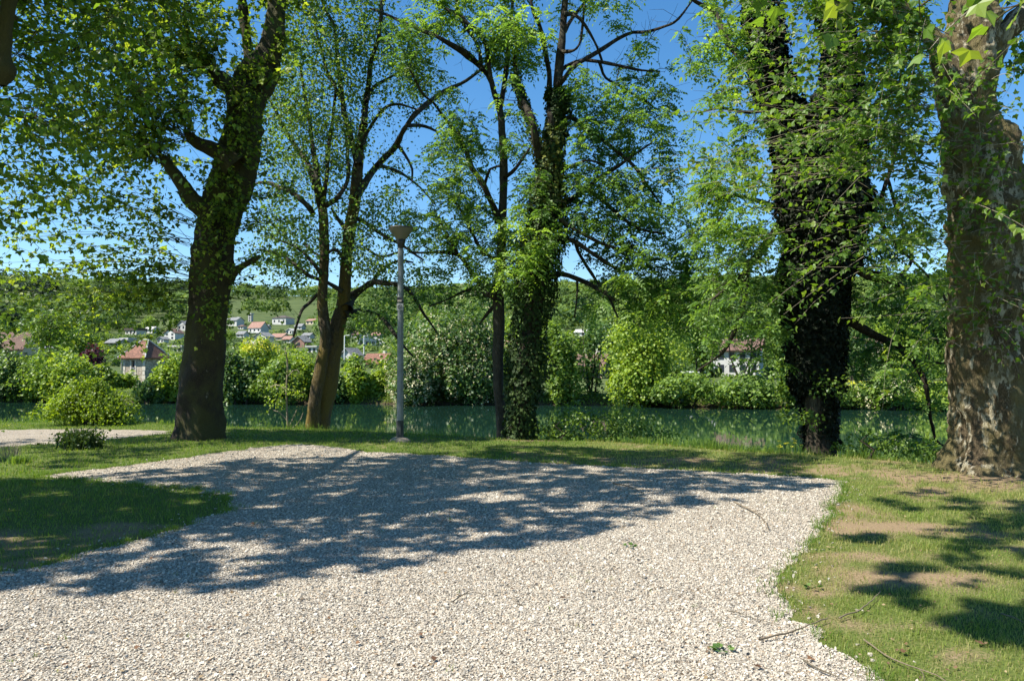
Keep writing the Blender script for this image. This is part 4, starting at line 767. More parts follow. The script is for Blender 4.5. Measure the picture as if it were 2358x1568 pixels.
M['quoin'] = wall_mat('dressed_stone', (.5, .46, .38), (.62, .57, .48), 2)
M['render_white'] = wall_mat('white_render', (.46, .45, .42), (.58, .57, .54), .6)
M['render_cream'] = wall_mat('cream_render', (.50, .42, .30), (.60, .51, .37), .6)
M['render_ochre'] = wall_mat('ochre_render', (.55, .38, .22), (.63, .45, .27), .6)
M['render_grey'] = wall_mat('grey_render', (.36, .36, .35), (.45, .44, .42), .6)
M['tile_red'] = wall_mat('red_clay_tiles', (.12, .055, .035), (.24, .11, .07), 5, brick=True)
M['tile_brown'] = wall_mat('brown_clay_tiles', (.10, .06, .045), (.17, .10, .075), 4, brick=True)
M['tile_pink'] = wall_mat('faded_red_tiles', (.22, .12, .09), (.32, .19, .145), 3, brick=True)
M['slate'] = wall_mat('grey_slates', (.13, .135, .14), (.24, .245, .25), 3, brick=True)
M['fibre'] = wall_mat('pale_grey_roofing', (.36, .36, .35), (.46, .45, .43), 2)
M['dark_roof'] = wall_mat('dark_roofing', (.05, .04, .035), (.08, .065, .055), 2)
M['pane'] = plain('window_pane', (.03, .035, .045), .15, .2, 1)
M['wood_door'] = plain('grey_wood', (.14, .12, .10), .8, .3, 4)
M['white_paint'] = plain('white_paint', (.75, .75, .73), .5, .05, 2)
M['metal_pole'] = plain('galvanised_steel', (.42, .43, .44), .5, .15, 3)

def gable(w, d, h, rh, ov=.4, th=.18):
    x, y = w / 2, d / 2; b = -3.0
    wall = (np.array([[-x,-y,b],[x,-y,b],[x,y,b],[-x,y,b],[-x,-y,h],[x,-y,h],[x,y,h],[-x,y,h],[0,-y,h+rh],[0,y,h+rh]]), [np.array([[0,1,5,4],[2,3,7,6],[1,2,6,5],[3,0,4,7]]), np.array([[4,5,8],[6,7,9]])])
    R = MB(); s = rh / x
    for sg in (-1, 1):
        xo = sg * (x + ov); zo = h - s * ov; yy = y + ov
        P = np.array([[0,-yy,h+rh+.02],[xo,-yy,zo+.02],[xo,yy,zo+.02],[0,yy,h+rh+.02]]); Q = P + [0, 0, th]
        R.add(np.vstack([P, Q]), [[0,1,2,3],[4,5,6,7],[0,1,5,4],[1,2,6,5],[2,3,7,6],[3,0,4,7]])
    return wall, R
def house(name, u, vb, wpx, hpx, rpx, label, wall='render_white', roof='tile_red', kind='gable_side', depth=.75, rz=-.42, win=(3, 1), Y=None, chimney=True, group=None, cat='house', winsize=None):
    c = at(u, vb, Y) if Y else on_terrain(u, vb); Yc = c[1]; k = Yc / F0; w, h, rh = wpx * k, hpx * k, rpx * k; d = w * depth
    root = thing(name, (c[0], Yc + d / 2, c[2]), label, cat, group, rz)
    if kind == 'gable_front':
        (WV, WF), R = gable(w, d, h, rh)
    elif kind == 'gable_side':
        (WV, WF), R = gable(d, w, h, rh); rot = lambda V: np.stack([V[:, 1], -V[:, 0], V[:, 2]], -1); WV = rot(WV); R.V = [rot(q) for q in R.V]
    elif kind == 'hip':
        B_ = MB().box((0, 0, (h - 3) / 2), (w, d, h + 3)); WV, WF = np.concatenate(B_.V), [np.concatenate(q) for q in B_.F.values()]
        x, y, r = w / 2 + .35, d / 2 + .35, max(.05, (w - d) / 2); R = MB().add([[-x,-y,h+.01],[x,-y,h+.01],[x,y,h+.01],[-x,y,h+.01],[-x,-y,h+.12],[x,-y,h+.12],[x,y,h+.12],[-x,y,h+.12],[-r,0,h+rh],[r,0,h+rh]], [[3,2,1,0],[0,1,5,4],[1,2,6,5],[2,3,7,6],[3,0,4,7],[4,5,9,8],[6,7,8,9]], [[5,6,9],[7,4,8]])
    else:
        B_ = MB().box((0, 0, (h - 3) / 2), (w, d, h + 3)); WV, WF = np.concatenate(B_.V), [np.concatenate(q) for q in B_.F.values()]
        R = MB().box((0, 0, h + max(rh, .15) / 2), (w + .8, d + .8, max(rh, .15)))
    mesh_obj('wall', WV, WF, M[wall], root, local=True); rf = R.build('roof', M[roof], root, local=True)
    if chimney: MB().box((w * .22, d * .1, h + rh * .75 + .3), (.6, .5, 1.3)).build('chimney', M['quoin'], rf, local=True)
    nx_, nz_ = win; ws = winsize or min(1.1, w / (nx_ * 2)); hh = min(1.35, h / (nz_ * 1.7))
    for j in range(nz_):
        for i in range(nx_):
            X = (i + .5) / nx_ * w - w / 2; Z = (j + .55) / nz_ * h
            MB().box((X, -d / 2 - .01, Z), (ws, .06, hh)).build('window', M['pane'], root, local=True)
    return root
house('village_house', 22, 806, 84, 6, 34, 'big dull red tiled roof above the trees at the far left edge', 'render_cream', 'tile_brown', 'gable_side', Y=150, win=(2, 1), chimney=False, depth=.6, rz=-.2)
house('village_house', 88, 812, 34, 10, 16, 'small house with a pale grey hipped roof beside the big dull red roof', 'render_cream', 'fibre', 'hip', Y=165, win=(2, 1), chimney=False)
house('village_house', 262, 800, 40, 11, 8, 'low chalet with grey roof and dark gable, upper left of the stone hut', 'render_grey', 'slate', 'gable_side', win=(3, 1), chimney=False)
house('village_house', 306, 771, 36, 10, 5, 'white house with dark flat roof above the stone hut', 'render_white', 'dark_roof', 'flat', win=(3, 1), chimney=False)
house('village_house', 395, 783, 34, 16, 9, 'white house with brown roof just left of the bare plane trunk', 'render_white', 'tile_brown', 'gable_front', win=(2, 2))
house('village_house', 421, 762, 24, 14, 9, 'small grey gabled house half hidden by the bare plane trunk', 'render_grey', 'slate', 'gable_front', win=(2, 1))
house('village_house', 409, 826, 40, 27, 4, 'white flat-roofed two-storey house right of the stone hut', 'render_white', 'fibre', 'flat', win=(3, 2), chimney=False, Y=190)
house('village_house', 537, 751, 32, 13, 7, 'white house with grey roof right beside the bare plane trunk', 'render_white', 'slate', 'gable_side', win=(2, 1))
r = house('village_house', 591, 770, 36, 15, 13, 'white house with a bright red roof and long balcony on the slope', 'render_white', 'tile_pink', 'gable_side', win=(3, 1), chimney=False)
MB().box((0, -4.2, .9), (10.5, 1.4, .9)).build('balcony', M['white_paint'], r, local=True)
house('white_tower', 576, 741, 9, 17, 3, 'narrow white tower behind the red roofed house', 'render_grey', 'fibre', 'flat', win=(1, 3), chimney=False, cat='tower')
house('village_house', 648, 748, 40, 15, 7, 'white bungalow under a dark roof, highest on the slope', 'render_white', 'dark_roof', 'hip', win=(3, 1), chimney=False)
house('village_house', 604, 792, 34, 17, 9, 'grey-roofed gabled house with white walls above the yellow blossom', 'render_white', 'slate', 'gable_front', win=(3, 1), chimney=False)
house('village_house', 640, 784, 36, 7, 8, 'low house with a faded orange roof behind the grey gable', 'render_cream', 'tile_pink', 'gable_side', win=(2, 1), chimney=False)
house('village_house', 598, 806, 38, 8, 12, 'brown hipped roof just above the yellow blossom', 'render_cream', 'tile_brown', 'hip', win=(2, 1), chimney=False, Y=170)
house('village_house', 689, 761, 20, 8, 6, 'tiny white house halfway up the slope left of the mossy stems', 'render_white', 'slate', 'gable_side', win=(2, 1), chimney=False)
house('village_house', 722, 748, 32, 9, 5, 'long pale house behind the mossy stems', 'render_cream', 'tile_pink', 'gable_side', win=(3, 1), chimney=False)
house('village_house', 692, 800, 34, 13, 12, 'house with a red lit gable below the tiny white house', 'tile_pink', 'slate', 'gable_front', win=(1, 1), chimney=False)
house('village_house', 722, 818, 26, 19, 3, 'white flat-roofed building left of the mossy stems', 'render_white', 'fibre', 'flat', win=(2, 1), chimney=False, Y=175)
house('village_house', 842, 797, 40, 13, 15, 'white house with big pale gable between the mossy tree and the lamp', 'render_white', 'fibre', 'gable_front', win=(3, 1), chimney=False, rz=.25)
house('village_house', 864, 801, 30, 10, 10, 'small white house with a pale front gable beside the big gabled one', 'render_white', 'fibre', 'gable_front', win=(2, 1), chimney=False, Y=250)
house('village_house', 806, 832, 44, 9, 20, 'dark slate roofed house right of the mossy stems', 'render_grey', 'slate', 'gable_front', win=(2, 1), chimney=False, Y=140, rz=-.5)
house('village_house', 869, 840, 56, 6, 18, 'low house with a broad brick-red roof left of the lamp post', 'render_cream', 'tile_red', 'gable_side', win=(2, 1), chimney=True, Y=125)
house('village_house', 1362, 880, 74, 38, 24, 'ochre house with a brown roof seen between the trees right of the ivy trunk', 'render_ochre', 'tile_brown', 'gable_side', win=(3, 1), chimney=True, Y=95)
house('village_house', 1705, 864, 120, 58, 24, 'large white house across the river left of the black ivy tree', 'render_white', 'tile_brown', 'gable_side', win=(5, 2), chimney=True, Y=98)
house('village_house', 1340, 776, 26, 10, 6, 'small white house high between the trees right of the ivy trunk', 'render_white', 'fibre', 'gable_side', win=(2, 1), chimney=False)
house('village_house', 1185, 830, 60, 24, 20, 'pink-roofed house glimpsed behind the two central trunks', 'render_cream', 'tile_pink', 'gable_side', win=(3, 1), chimney=False, Y=130)
house('garden_shelter', 1598, 872, 36, 14, 3, 'low shelter with a white flat top on the far lawn', 'render_grey', 'white_paint', 'flat', Y=90, win=(2, 1), chimney=False, cat='shelter', depth=.5)
house('village_house', 2010, 800, 60, 12, 12, 'pale stone house between the black ivy tree and the mottled plane', 'render_cream', 'tile_brown', 'gable_side', Y=160, win=(3, 1), chimney=False)

for (u_, v_, w_, h_, r_, rf_, kd_, lb_) in ((556, 778, 22, 8, 6, 'slate', 'gable_side', 'low grey-roofed house tucked between plane trunk and balcony house'), (668, 770, 18, 8, 5, 'fibre', 'gable_front', 'small pale gabled house below the bungalow'), (663, 790, 22, 9, 6, 'tile_pink', 'gable_side', 'small orange-roofed house above the laburnum at right'),
        (708, 779, 22, 7, 5, 'slate', 'gable_side', 'small slate-roofed house left of the mossy stems, upper'), (345, 768, 26, 9, 6, 'fibre', 'gable_side', 'pale long house just above and right of the pavilion roof'), (372, 790, 20, 9, 5, 'slate', 'gable_front', 'small white gable right of the pavilion roof'), (556, 760, 16, 7, 4, 'tile_brown', 'hip', 'tiny brown-roofed house between plane trunk and white tower'),
        (820, 778, 20, 8, 6, 'tile_brown', 'gable_side', 'small brown-roofed house between mossy stems and pale gable'), (868, 780, 22, 8, 6, 'tile_pink', 'gable_side', 'small pink-roofed house above the pale gables by the lamp'), (290, 790, 24, 7, 5, 'fibre', 'flat', 'flat grey shed roof left above the pavilion'), (612, 760, 16, 7, 4, 'slate', 'gable_side', 'tiny slate house right above the balcony house'), (580, 800, 24, 8, 6, 'fibre', 'gable_front', 'pale gabled house behind the laburnum top at left')):
    house('village_house', u_, v_, w_, h_, r_, lb_, 'render_white', rf_, kd_, win=(2, 1), chimney=False)
MORE = 12
# stone pavilion on the far bank
c = at(318, 886, 79.0); k = 79 / F0; w = 68 * k; h = 60 * k; d = w * .95
R_ = thing('stone_pavilion', (c[0], 79 + d / 2, c[2]), 'square rubble-stone pavilion with a hipped red tile roof on the far bank', 'pavilion', rz=-.36)
x, y = w / 2, d / 2; dx0, dx1, dz0 = -x + 27 * k, -x + 37 * k, 24 * k; th = .35
b_ = MB()
b_.box(((-x + dx0) / 2, -y + th / 2, (h - 3) / 2), (dx0 + x, th, h + 3)); b_.box(((x + dx1) / 2, -y + th / 2, (h - 3) / 2), (x - dx1, th, h + 3))
b_.box(((dx0 + dx1) / 2, -y + th / 2, (dz0 - 3) / 2), (dx1 - dx0, th, dz0 + 3)); b_.box(((dx0 + dx1) / 2, -y + th / 2, h - .1), (dx1 - dx0, th, .2))
b_.box((-x + th / 2, th / 2, (h - 3) / 2), (th, d - th, h + 3)); b_.box((x - th / 2, th / 2, (h - 3) / 2), (th, d - th, h + 3)); b_.box((0, y - th / 2, (h - 3) / 2), (w - 2 * th, th, h + 3))
wl = b_.build('wall', M['stone'], R_, local=True)
q_ = MB()
for sx__ in (-1, 1):
    for j in range(9): q_.box((sx__ * (x - .17), -y - .012, -.6 + j * .46), (.42 if j % 2 else .3, .05, .4))
for xx in (dx0 - .09, dx1 + .09): q_.box((xx, -y - .02, (dz0 + h - .2) / 2), (.16, .05, h - .2 - dz0))
q_.box(((dx0 + dx1) / 2, -y - .06, dz0 - .06), (dx1 - dx0 + .5, .16, .12)); q_.build('corner_stones', M['quoin'], wl, local=True)
dr = MB().box(((dx0 + dx1) / 2, -y + .22, (dz0 + h - .2) / 2), (dx1 - dx0, .06, h - .2 - dz0)).build('door', M['wood_door'], R_, local=True)
MB().box(((dx0 + dx1) / 2, -y + .17, dz0 + (h - dz0) * .62), (dx1 - dx0 - .12, .03, (h - dz0) * .45)).build('pane', M['pane'], dr, local=True)
rl = MB()
for i in range(5): rl.box((dx0 + (dx1 - dx0) * (i + .5) / 5, -y - .07, dz0 + .35), (.025, .025, .7))
rl.box(((dx0 + dx1) / 2, -y - .07, dz0 + .7), (dx1 - dx0 + .1, .04, .04)); rl.build('railing', M['metal_pole'], R_, local=True)
e = .38; rh = 44 * k; r_ = .4
rf = MB().add([[-x-e,-y-e,h+.01],[x+e,-y-e,h+.01],[x+e,y+e,h+.01],[-x-e,y+e,h+.01],[-x-e,-y-e,h+.1],[x+e,-y-e,h+.1],[x+e,y+e,h+.1],[-x-e,y+e,h+.1],[-r_,0,h+rh],[r_,0,h+rh]], [[3,2,1,0],[0,1,5,4],[1,2,6,5],[2,3,7,6],[3,0,4,7],[4,5,9,8],[6,7,8,9]], [[5,6,9],[7,4,8]]).build('roof', M['tile_red'], R_, local=True)
hp = [([(sx__ * (x + e), sy__ * (y + e), h + .1), (sx__ * r_, 0, h + rh + .03)], [.07, .07], 6) for sx__ in (-1, 1) for sy__ in (-1, 1)] + [([(-r_, 0, h + rh + .03), (r_, 0, h + rh + .03)], [.08, .08], 6)]
V, F = tubes(hp); mesh_obj('ridge_tiles', V, F, M['fibre'], rf, local=True)
V, F = tubes([([(-x - .08, -y - .1, h - .1), (-x - .08, -y - .1, 0), (-x - .08, -y - .1, -2)], [.05] * 3, 6)]); mesh_obj('drainpipe', V, F, M['quoin'], R_, local=True)
# garden wall, posts in front of it
def wallrun(u0, v0, u1, v1, Y, hpx, label, mat='stone'):
    a, b2 = at(u0, v0, Y), at(u1, v1, Y); L = np.linalg.norm(b2[:2] - a[:2]); H = hpx / F0 * Y; base = (a + b2) / 2
    o = MB().box((0, 0, (H - 1.6) / 2), (L, .4, H + 1.6)).build('garden_wall', M[mat], None); o.location = base; tag(o, label, 'wall'); return o
wallrun(30, 905, 92, 905, 76.5, 14, 'mossy rubble wall under the dark tree on the far bank at left')
wallrun(262, 897, 300, 897, 77.3, 12, 'low stone garden wall in front of the stone pavilion')
o = MB().box((0, 0, .5), (.26, .26, 2.6)).add([[-.2,-.2,1.8],[.2,-.2,1.8],[.2,.2,1.8],[-.2,.2,1.8],[0,0,2.0]], [[3,2,1,0]], [[0,1,4],[1,2,4],[2,3,4],[3,0,4]]).build('stone_post', M['white_paint'], None); o.location = at(252, 900, 77.5); tag(o, 'white square gatepost left of the stone pavilion', 'post')

# street poles in the village
for i, (u, v0, v1, Y, lb) in enumerate(((793, 834, 772, 130, 'thin white street pole beside the dark slate roof'), (838, 820, 773, 150, 'thin white street pole behind the low brick-red roof'), (1608, 872, 800, 110, 'thin pole standing on the far lawn near the white house'))):
    a = at(u, v0, Y); H = (v0 - v1) / F0 * Y; V, F = tubes([([(0, 0, -1.5), (0, 0, H * .5), (0, 0, H - .1), (0, 0, H)], [.12, .1, .08, .01], 8), ([(0, 0, H - .12), (.3, 0, H - .02), (.7, 0, H), (.9, 0, H - .05)], [.05, .05, .07, .05], 6)])
    o = mesh_obj('street_pole', V, F, M['white_paint']); o.location = a; tag(o, lb, 'pole', 'street poles in the village')

# ---- leafy masses
def lobed_points(c, r, n, nl, seed, flat_bottom=True, shell=.35, lob=.42):
    g_ = np.random.default_rng(seed); d = nz(g_.normal(size=(nl, 3))) * (g_.random((nl, 1)) ** .5) * .72
    if flat_bottom: d[:, 2] = np.abs(d[:, 2]) * 1.1 - .45
    lr = lob * g_.uniform(.65, 1.25, nl); k = g_.integers(0, nl, n); o = nz(g_.normal(size=(n, 3))); rad = lr[k] * (1 - shell * g_.random(n) ** 1.5) * (1 + .25 * fbm(o * 2.2 + k[:, None], 2, seed))
    P = d[k] + o * rad[:, None]; lo, hi = np.percentile(P, .25, 0), np.percentile(P, 99.75, 0); P = (P - (lo + hi) / 2) / ((hi - lo) / 2); return c + P * r, nz(o + P * .4)
def mass(L, P, out, leaf, up=.55, rnd=.65, tint=None, droop=.0):
    n = len(P); N = nz(out * .6 + np.array([0, 0, up]) + rng.normal(0, rnd, (n, 3))); A = nz(np.cross(N, rv(n)) + np.array([0, 0, -droop])); L.add(P, A, N, leaf * rng.uniform(.6, 1.3, n), tint)
def bank_plant(name, u0, u1, vt, vb, off, label, mat='leaf_a', cat='tree', n=4200, leaf=.26, stems=None, nl=16, group=None, blossom=None, bl_n=0, droop=0., lob=.42, up=.55, seed=None, Y=None, depth=.8, trunk=None, crown='crown', top=None, taper=0):
    seed = seed or int(u0 * 7 + vt); uc = (u0 + u1) / 2; xx = (uc - W0 / 2) / F0
    if Y is None:
        Y = 70.0
        for _ in range(6): Y = float(y_far(Y * xx)[0]) + off
    a = at(uc, vb, Y); b2 = at(uc, vt, Y); k = Y / F0; base = np.array([a[0], Y, min(a[2], tz(a[0], Y) if Y > 60 else a[2])])
    root = thing(name, base, label, cat, group); rx = (u1 - u0) / 2 * k; rz_ = (b2[2] - a[2]) / 2; c = (a + b2) / 2
    L = Leaves(); P, o_ = lobed_points(c, np.array([rx / 1.02, rx * depth, rz_ / .98]), n, nl, seed, lob=lob)
    if taper: tt_ = (P[:, 2] - a[2]) / (2 * rz_); P[:, :2] = c[:2] + (P[:, :2] - c[:2]) * (1 + taper * (.35 - tt_))[:, None]
    P[:, 2] = np.maximum(P[:, 2], a[2] - .1 + .2 * rng.random(n)) if Y < 60 else np.maximum(P[:, 2], np.maximum(terrain(P[:, 0], P[:, 1]), WATER + .05) + .05)
    tn = np.clip(.5 + .35 * fbm(P * .9 / max(1, rx * .3), 2, seed) + rng.normal(0, .18, n), 0, 1); mass(L, P, o_, leaf, tint=tn, droop=droop, up=up); L.build(crown, M[mat], root, T_KITE, 1.3)
    s_ = []; ns = trunk or 4; g_ = np.random.default_rng(seed + 1)
    for i in range(ns):
        e_ = c + np.array([rx, rx * .5, rz_]) * g_.uniform(-.55, .75, 3) * np.array([1, 1, .9]); b0 = base + np.array([g_.uniform(-.2, .2) * rx, g_.uniform(-.3, .3), -.4]); mdl = (b0 + e_) / 2 + g_.normal(0, .12 * rx, 3)
        r0 = (.07 + .03 * rx) * (2.2 if trunk == 1 else 1); Q = catmull(np.array([b0, mdl, e_]), 8); s_.append((Q, np.linspace(r0, .02, 8), 6))
    V, F = tubes(s_); mesh_obj('trunk' if cat == 'tree' else 'stems', V, F, M['dark_bark'], root, smooth=True)
    if blossom:
        LB = Leaves(); P, o_ = lobed_points(c, np.array([rx / .98, rx * depth * 1.04, rz_ / .94]), bl_n, nl, seed, lob=lob, shell=.05)
        if top: kk = P[:, 2] > a[2] + (b2[2] - a[2]) * top; P, o_ = P[kk], o_[kk]
        P = np.repeat(P, 7, 0) + rng.normal(0, 1, (len(P) * 7, 3)) * [.07, .07, .17]; o_ = np.repeat(o_, 7, 0); mass(LB, P, o_, leaf * .5); LB.build('blossom', M[blossom], root, T_KITE, 1.2)
    return root
BP = [
 ('broad_tree', 20, 205, 800, 900, 3, 'dark spreading tree with a black trunk on the far bank at the left', dict(mat='leaf_a', n=6500, trunk=1, nl=22)),
 ('bank_shrub', -60, 60, 805, 915, 2, 'dark green shrub at the left edge of the far bank', dict(mat='leaf_c', cat='shrub', n=4200)),
 ('purple_tree', 170, 240, 793, 870, 6, 'purple-leaved tree left of the stone pavilion', dict(mat='leaf_purple', n=3200)),
 ('leafy_tree', 110, 225, 806, 912, 1, 'bright green tree left of the purple one, leaning over the water', dict(mat='leaf_b', n=5200, nl=18)),
 ('bank_shrub', 205, 285, 840, 905, 3, 'low green shrub just left of the stone pavilion', dict(mat='leaf_a', cat='shrub', n=2600)),
 ('bank_shrub', 278, 318, 856, 895, 4, 'little yellow-green climber at the foot of the pavilion door', dict(mat='leaf_b', cat='shrub', n=900)),
 ('weeping_shrub', 312, 375, 872, 924, 0, 'weeping shrub trailing in the water below the stone pavilion', dict(mat='leaf_c', cat='shrub', n=3000, droop=1.6)),
 ('bank_shrub', 342, 440, 816, 925, 2, 'lush green shrub right of the stone pavilion', dict(mat='leaf_b', cat='shrub', n=5200)),
 ('hedge_tree', 500, 600, 808, 926, 1, 'dark glossy shrub mass right of the bare plane trunk', dict(mat='leaf_c', n=6500, nl=22)),
 ('laburnum_tree', 545, 665, 780, 880, 7, 'laburnum topped with bright yellow blossom above the dark shrubs', dict(mat='leaf_b', n=3600, blossom='yellow_blossom', bl_n=1100, top=.74)),
 ('leafy_tree', 575, 690, 824, 928, 0, 'grey-green tree overhanging the water below the laburnum', dict(mat='leaf_a', n=6000, nl=20)),
 ('leafy_tree', 640, 735, 809, 900, 4, 'bright green round tree left of the mossy stems', dict(mat='leaf_b', n=5600, nl=18)),
 ('round_shrub', 782, 852, 820, 916, 3, 'round bright green bush right of the mossy stems', dict(mat='leaf_b', cat='shrub', n=4200)),
 ('round_shrub', 840, 912, 838, 905, 5, 'low yellow-green bush next to the round bush', dict(mat='leaf_b', cat='shrub', n=3000)),
 ('chestnut_tree', 895, 1150, 672, 905, 5, 'tall horse chestnut covered in cream blossom right of the lamp post', dict(mat='leaf_blossom', n=16000, nl=30, blossom='blossom', bl_n=1100, leaf=.3)),
 ('chestnut_tree', 890, 1010, 812, 934, 0, 'low blossoming branch mass of chestnut reaching the water behind the lamp post', dict(mat='leaf_blossom', n=5200, blossom='blossom', bl_n=620)),
 ('leafy_tree', 1020, 1150, 800, 930, 2, 'dark blossoming tree just left of the slim ash trunk', dict(mat='leaf_c', n=6200, blossom='blossom', bl_n=260)),
 ('leafy_tree', 1140, 1240, 760, 932, 3, 'green tree behind the ivy trunk on the far bank', dict(mat='leaf_a', n=5200)),
 ('leafy_tree', 1236, 1345, 745, 932, 2, 'loose mid green tree right of the ivy trunk on the far bank', dict(mat='leaf_a', n=7500, nl=26, lob=.34)),
 ('thin_tree', 1320, 1400, 700, 905, 5, 'thin grey-stemmed tree in front of the ochre house', dict(mat='leaf_c', n=1500, nl=14, lob=.25)),
 ('linden_tree', 1385, 1590, 700, 900, 4, 'large pale green linden with an upright crown across the river', dict(mat='leaf_b', n=13000, nl=34, lob=.32, leaf=.24)),
 ('linden_tree', 1400, 1520, 820, 936, 0, 'lower pale green tree at the water under the linden', dict(mat='leaf_b', n=5200)),
 ('bank_shrub', 1490, 1650, 858, 938, -.5, 'bare-stemmed shrub thicket at the waterline right of the linden', dict(mat='leaf_a', cat='shrub', n=3400, lob=.3)),
 ('leafy_tree', 1560, 1660, 690, 850, 12, 'mid green tree behind the far lawn right of the linden', dict(mat='leaf_a', n=5200)),
 ('leafy_tree', 1640, 1790, 864, 938, 0, 'dense green bush mass at the water before the white house', dict(mat='leaf_a', cat='shrub', n=4600)),
 ('leafy_tree', 1775, 1870, 700, 930, 1, 'tall green tree left of the black ivy trunk on the far bank', dict(mat='leaf_a', n=8200, nl=26, lob=.33)),
 ('leafy_tree', 1640, 1780, 700, 800, 30, 'tree crown showing above the large white house', dict(mat='leaf_c', n=3000)),
 ('bank_shrub', 1840, 1985, 880, 940, 0, 'green waterside shrub behind the black ivy trunk', dict(mat='leaf_a', cat='shrub', n=4200)),
 ('snowball_shrub', 1975, 2110, 862, 940, 0, 'guelder rose with flat white blossom on the right of the far bank', dict(mat='leaf_a', cat='shrub', n=4200, blossom='blossom', bl_n=170)),
 ('bank_shrub', 2095, 2260, 882, 944, 0, 'green waterside shrub left of the mottled plane', dict(mat='leaf_b', cat='shrub', n=4200)),
 ('leafy_tree', 2040, 2150, 720, 880, 14, 'fresh green tree between black ivy tree and mottled plane', dict(mat='leaf_b', n=5200)),
 ('leafy_tree', 2140, 2300, 740, 880, 20, 'broad mid green tree behind the mottled plane', dict(mat='leaf_a', n=5200)),
 ('leafy_tree', 1900, 2040, 760, 850, 30, 'dark tree beside the pale stone house on the right', dict(mat='leaf_c', n=3200)),
 ('leafy_tree', 2300, 2480, 740, 945, 2, 'far-bank tree at the right edge behind the mottled plane', dict(mat='leaf_a', n=6000)),
 ('leafy_tree', 420, 520, 835, 926, 2, 'shrubby tree hidden behind the bare plane trunk', dict(mat='leaf_a', n=3600)),
 ('leafy_tree', 725, 800, 850, 922, 2, 'dark shrub behind the mossy stems', dict(mat='leaf_c', n=2600, cat='shrub')),
 ('leafy_tree', 60, 170, 720, 800, 60, 'rounded pale tree above the dark spreading one', dict(mat='leaf_a', n=3600, leaf=.4)),
]
for nme, u0, u1, vt, vb, off, lb, kw in BP:
    if off <= 5 and nme not in ('purple_tree',) and 'pavilion door' not in lb and 'left of the stone pavilion' not in lb:
        off = off * .7 - 2.2; vb = 924 + 16 * (u0 + u1) / 4360
    bank_plant(nme, u0, u1, vt, vb, off, lb, **kw)

# waterside herbage along the far bank and yellow flowers in the far meadow
n = 30000; x = rng.uniform(-62, 60, n); y = y_far(x) + rng.gamma(2, .5, n) - .6; z = np.maximum(terrain(x, y), WATER)
L = Leaves(); P = np.stack([x, y, z + .02 + .22 * rng.random(n)], -1); mass(L, P, rv(n), .18, up=.6, tint=np.clip(.5 + .5 * n2(x, y, .5, 2, 8) + rng.normal(0, .1, n), 0, 1)); o = L.build('bank_herbage', M['leaf_a'], None, T_KITE, .6)
tag(o, 'low weeds and grasses fringing the far river bank', 'ground cover', kind='stuff')
n = 5200; x = rng.uniform(24, 56, n); y = rng.uniform(66, 82, n); k = (n2(x, y, .25, 2, 66) > .05) & (y > y_far(x) + 2); x, y = x[k], y[k]
L = Leaves(); mass(L, np.stack([x, y, terrain(x, y) + .35 + .25 * rng.random(len(x))], -1), rv(len(x)), .14); tag(L.build('meadow_flowers', M['yellow_blossom'], None, T_KITE, 1.2), 'drift of yellow flowers in the far meadow at the right', 'flowers', kind='stuff')

# village trees: four kinds, copied
def template(mat, n, lob, seed):
    root = thing('garden_tree', (0, 0, 0), 'tree', 'tree'); L = Leaves(); P, o_ = lobed_points(np.array([0, 0, .58]), np.array([.5, .5, .45]), n, 16, seed, lob=lob)
    mass(L, P, o_, .075, tint=np.clip(.5 + .4 * fbm(P * 4, 2, seed) + rng.normal(0, .15, n), 0, 1)); L.build('crown', M[mat], root, T_KITE, 1.3)
    V, F = tubes([([(0, 0, -.1), (0, 0, .2), (.03, 0, .5), (.05, 0, .8)], [.035, .03, .02, .005], 6)]); mesh_obj('trunk', V, F, M['dark_bark'], root, smooth=True); return root
tm = [template(m_, 1500, l_, s_) for m_, l_, s_ in (('leaf_a', .42, 1), ('leaf_c', .4, 2), ('leaf_b', .42, 3), ('hill_leaf', .36, 4))]
used = set(); GL = ['mid green rounded tree among the village houses', 'dark green tree among the village houses', 'fresh yellow-green tree among the village houses', 'grey-green tree among the village houses']
houses = [(o.location.copy(), o) for o in bpy.data.objects if o.name.startswith(('village_house', 'white_tower'))]
def scr(p): return W0 / 2 + F0 * p[0] / p[1], HORIZON - F0 * (p[2] - CAMZ) / p[1]
hs = [scr(l) + (l[1],) for l, _ in houses]
SHORT = ['dull red roof at far left', 'pale hipped roof at left', 'grey-roofed chalet', 'dark flat-roofed white house', 'brown-gabled white house', 'small grey gabled house', 'white flat two-storey house', 'white house beside the plane trunk', 'balcony house with the bright red roof', 'narrow white tower', 'dark-roofed bungalow', 'grey gable above the yellow blossom', 'faded orange roof', 'brown hipped roof', 'tiny white house on the slope', 'long pale house behind the mossy stems', 'red lit gable', 'white flat-roofed building', 'big pale gable near the lamp', 'small white front gable near the lamp', 'dark slate roof', 'broad brick-red roof', 'ochre house', 'large white house', 'small white house high on the right', 'pink-roofed house', 'pale stone house']
hl = sorted(houses, key=lambda q: (q[1].name == 'white_tower', q[1].name)); SHORT = {o_.name: (s_ if s_ else ' '.join(o_['label'].split()[:7])) for (_, o_), s_ in zip(hl, SHORT[:9] + SHORT[10:] + [None] * MORE + ['narrow white tower'])}
cnt = 0
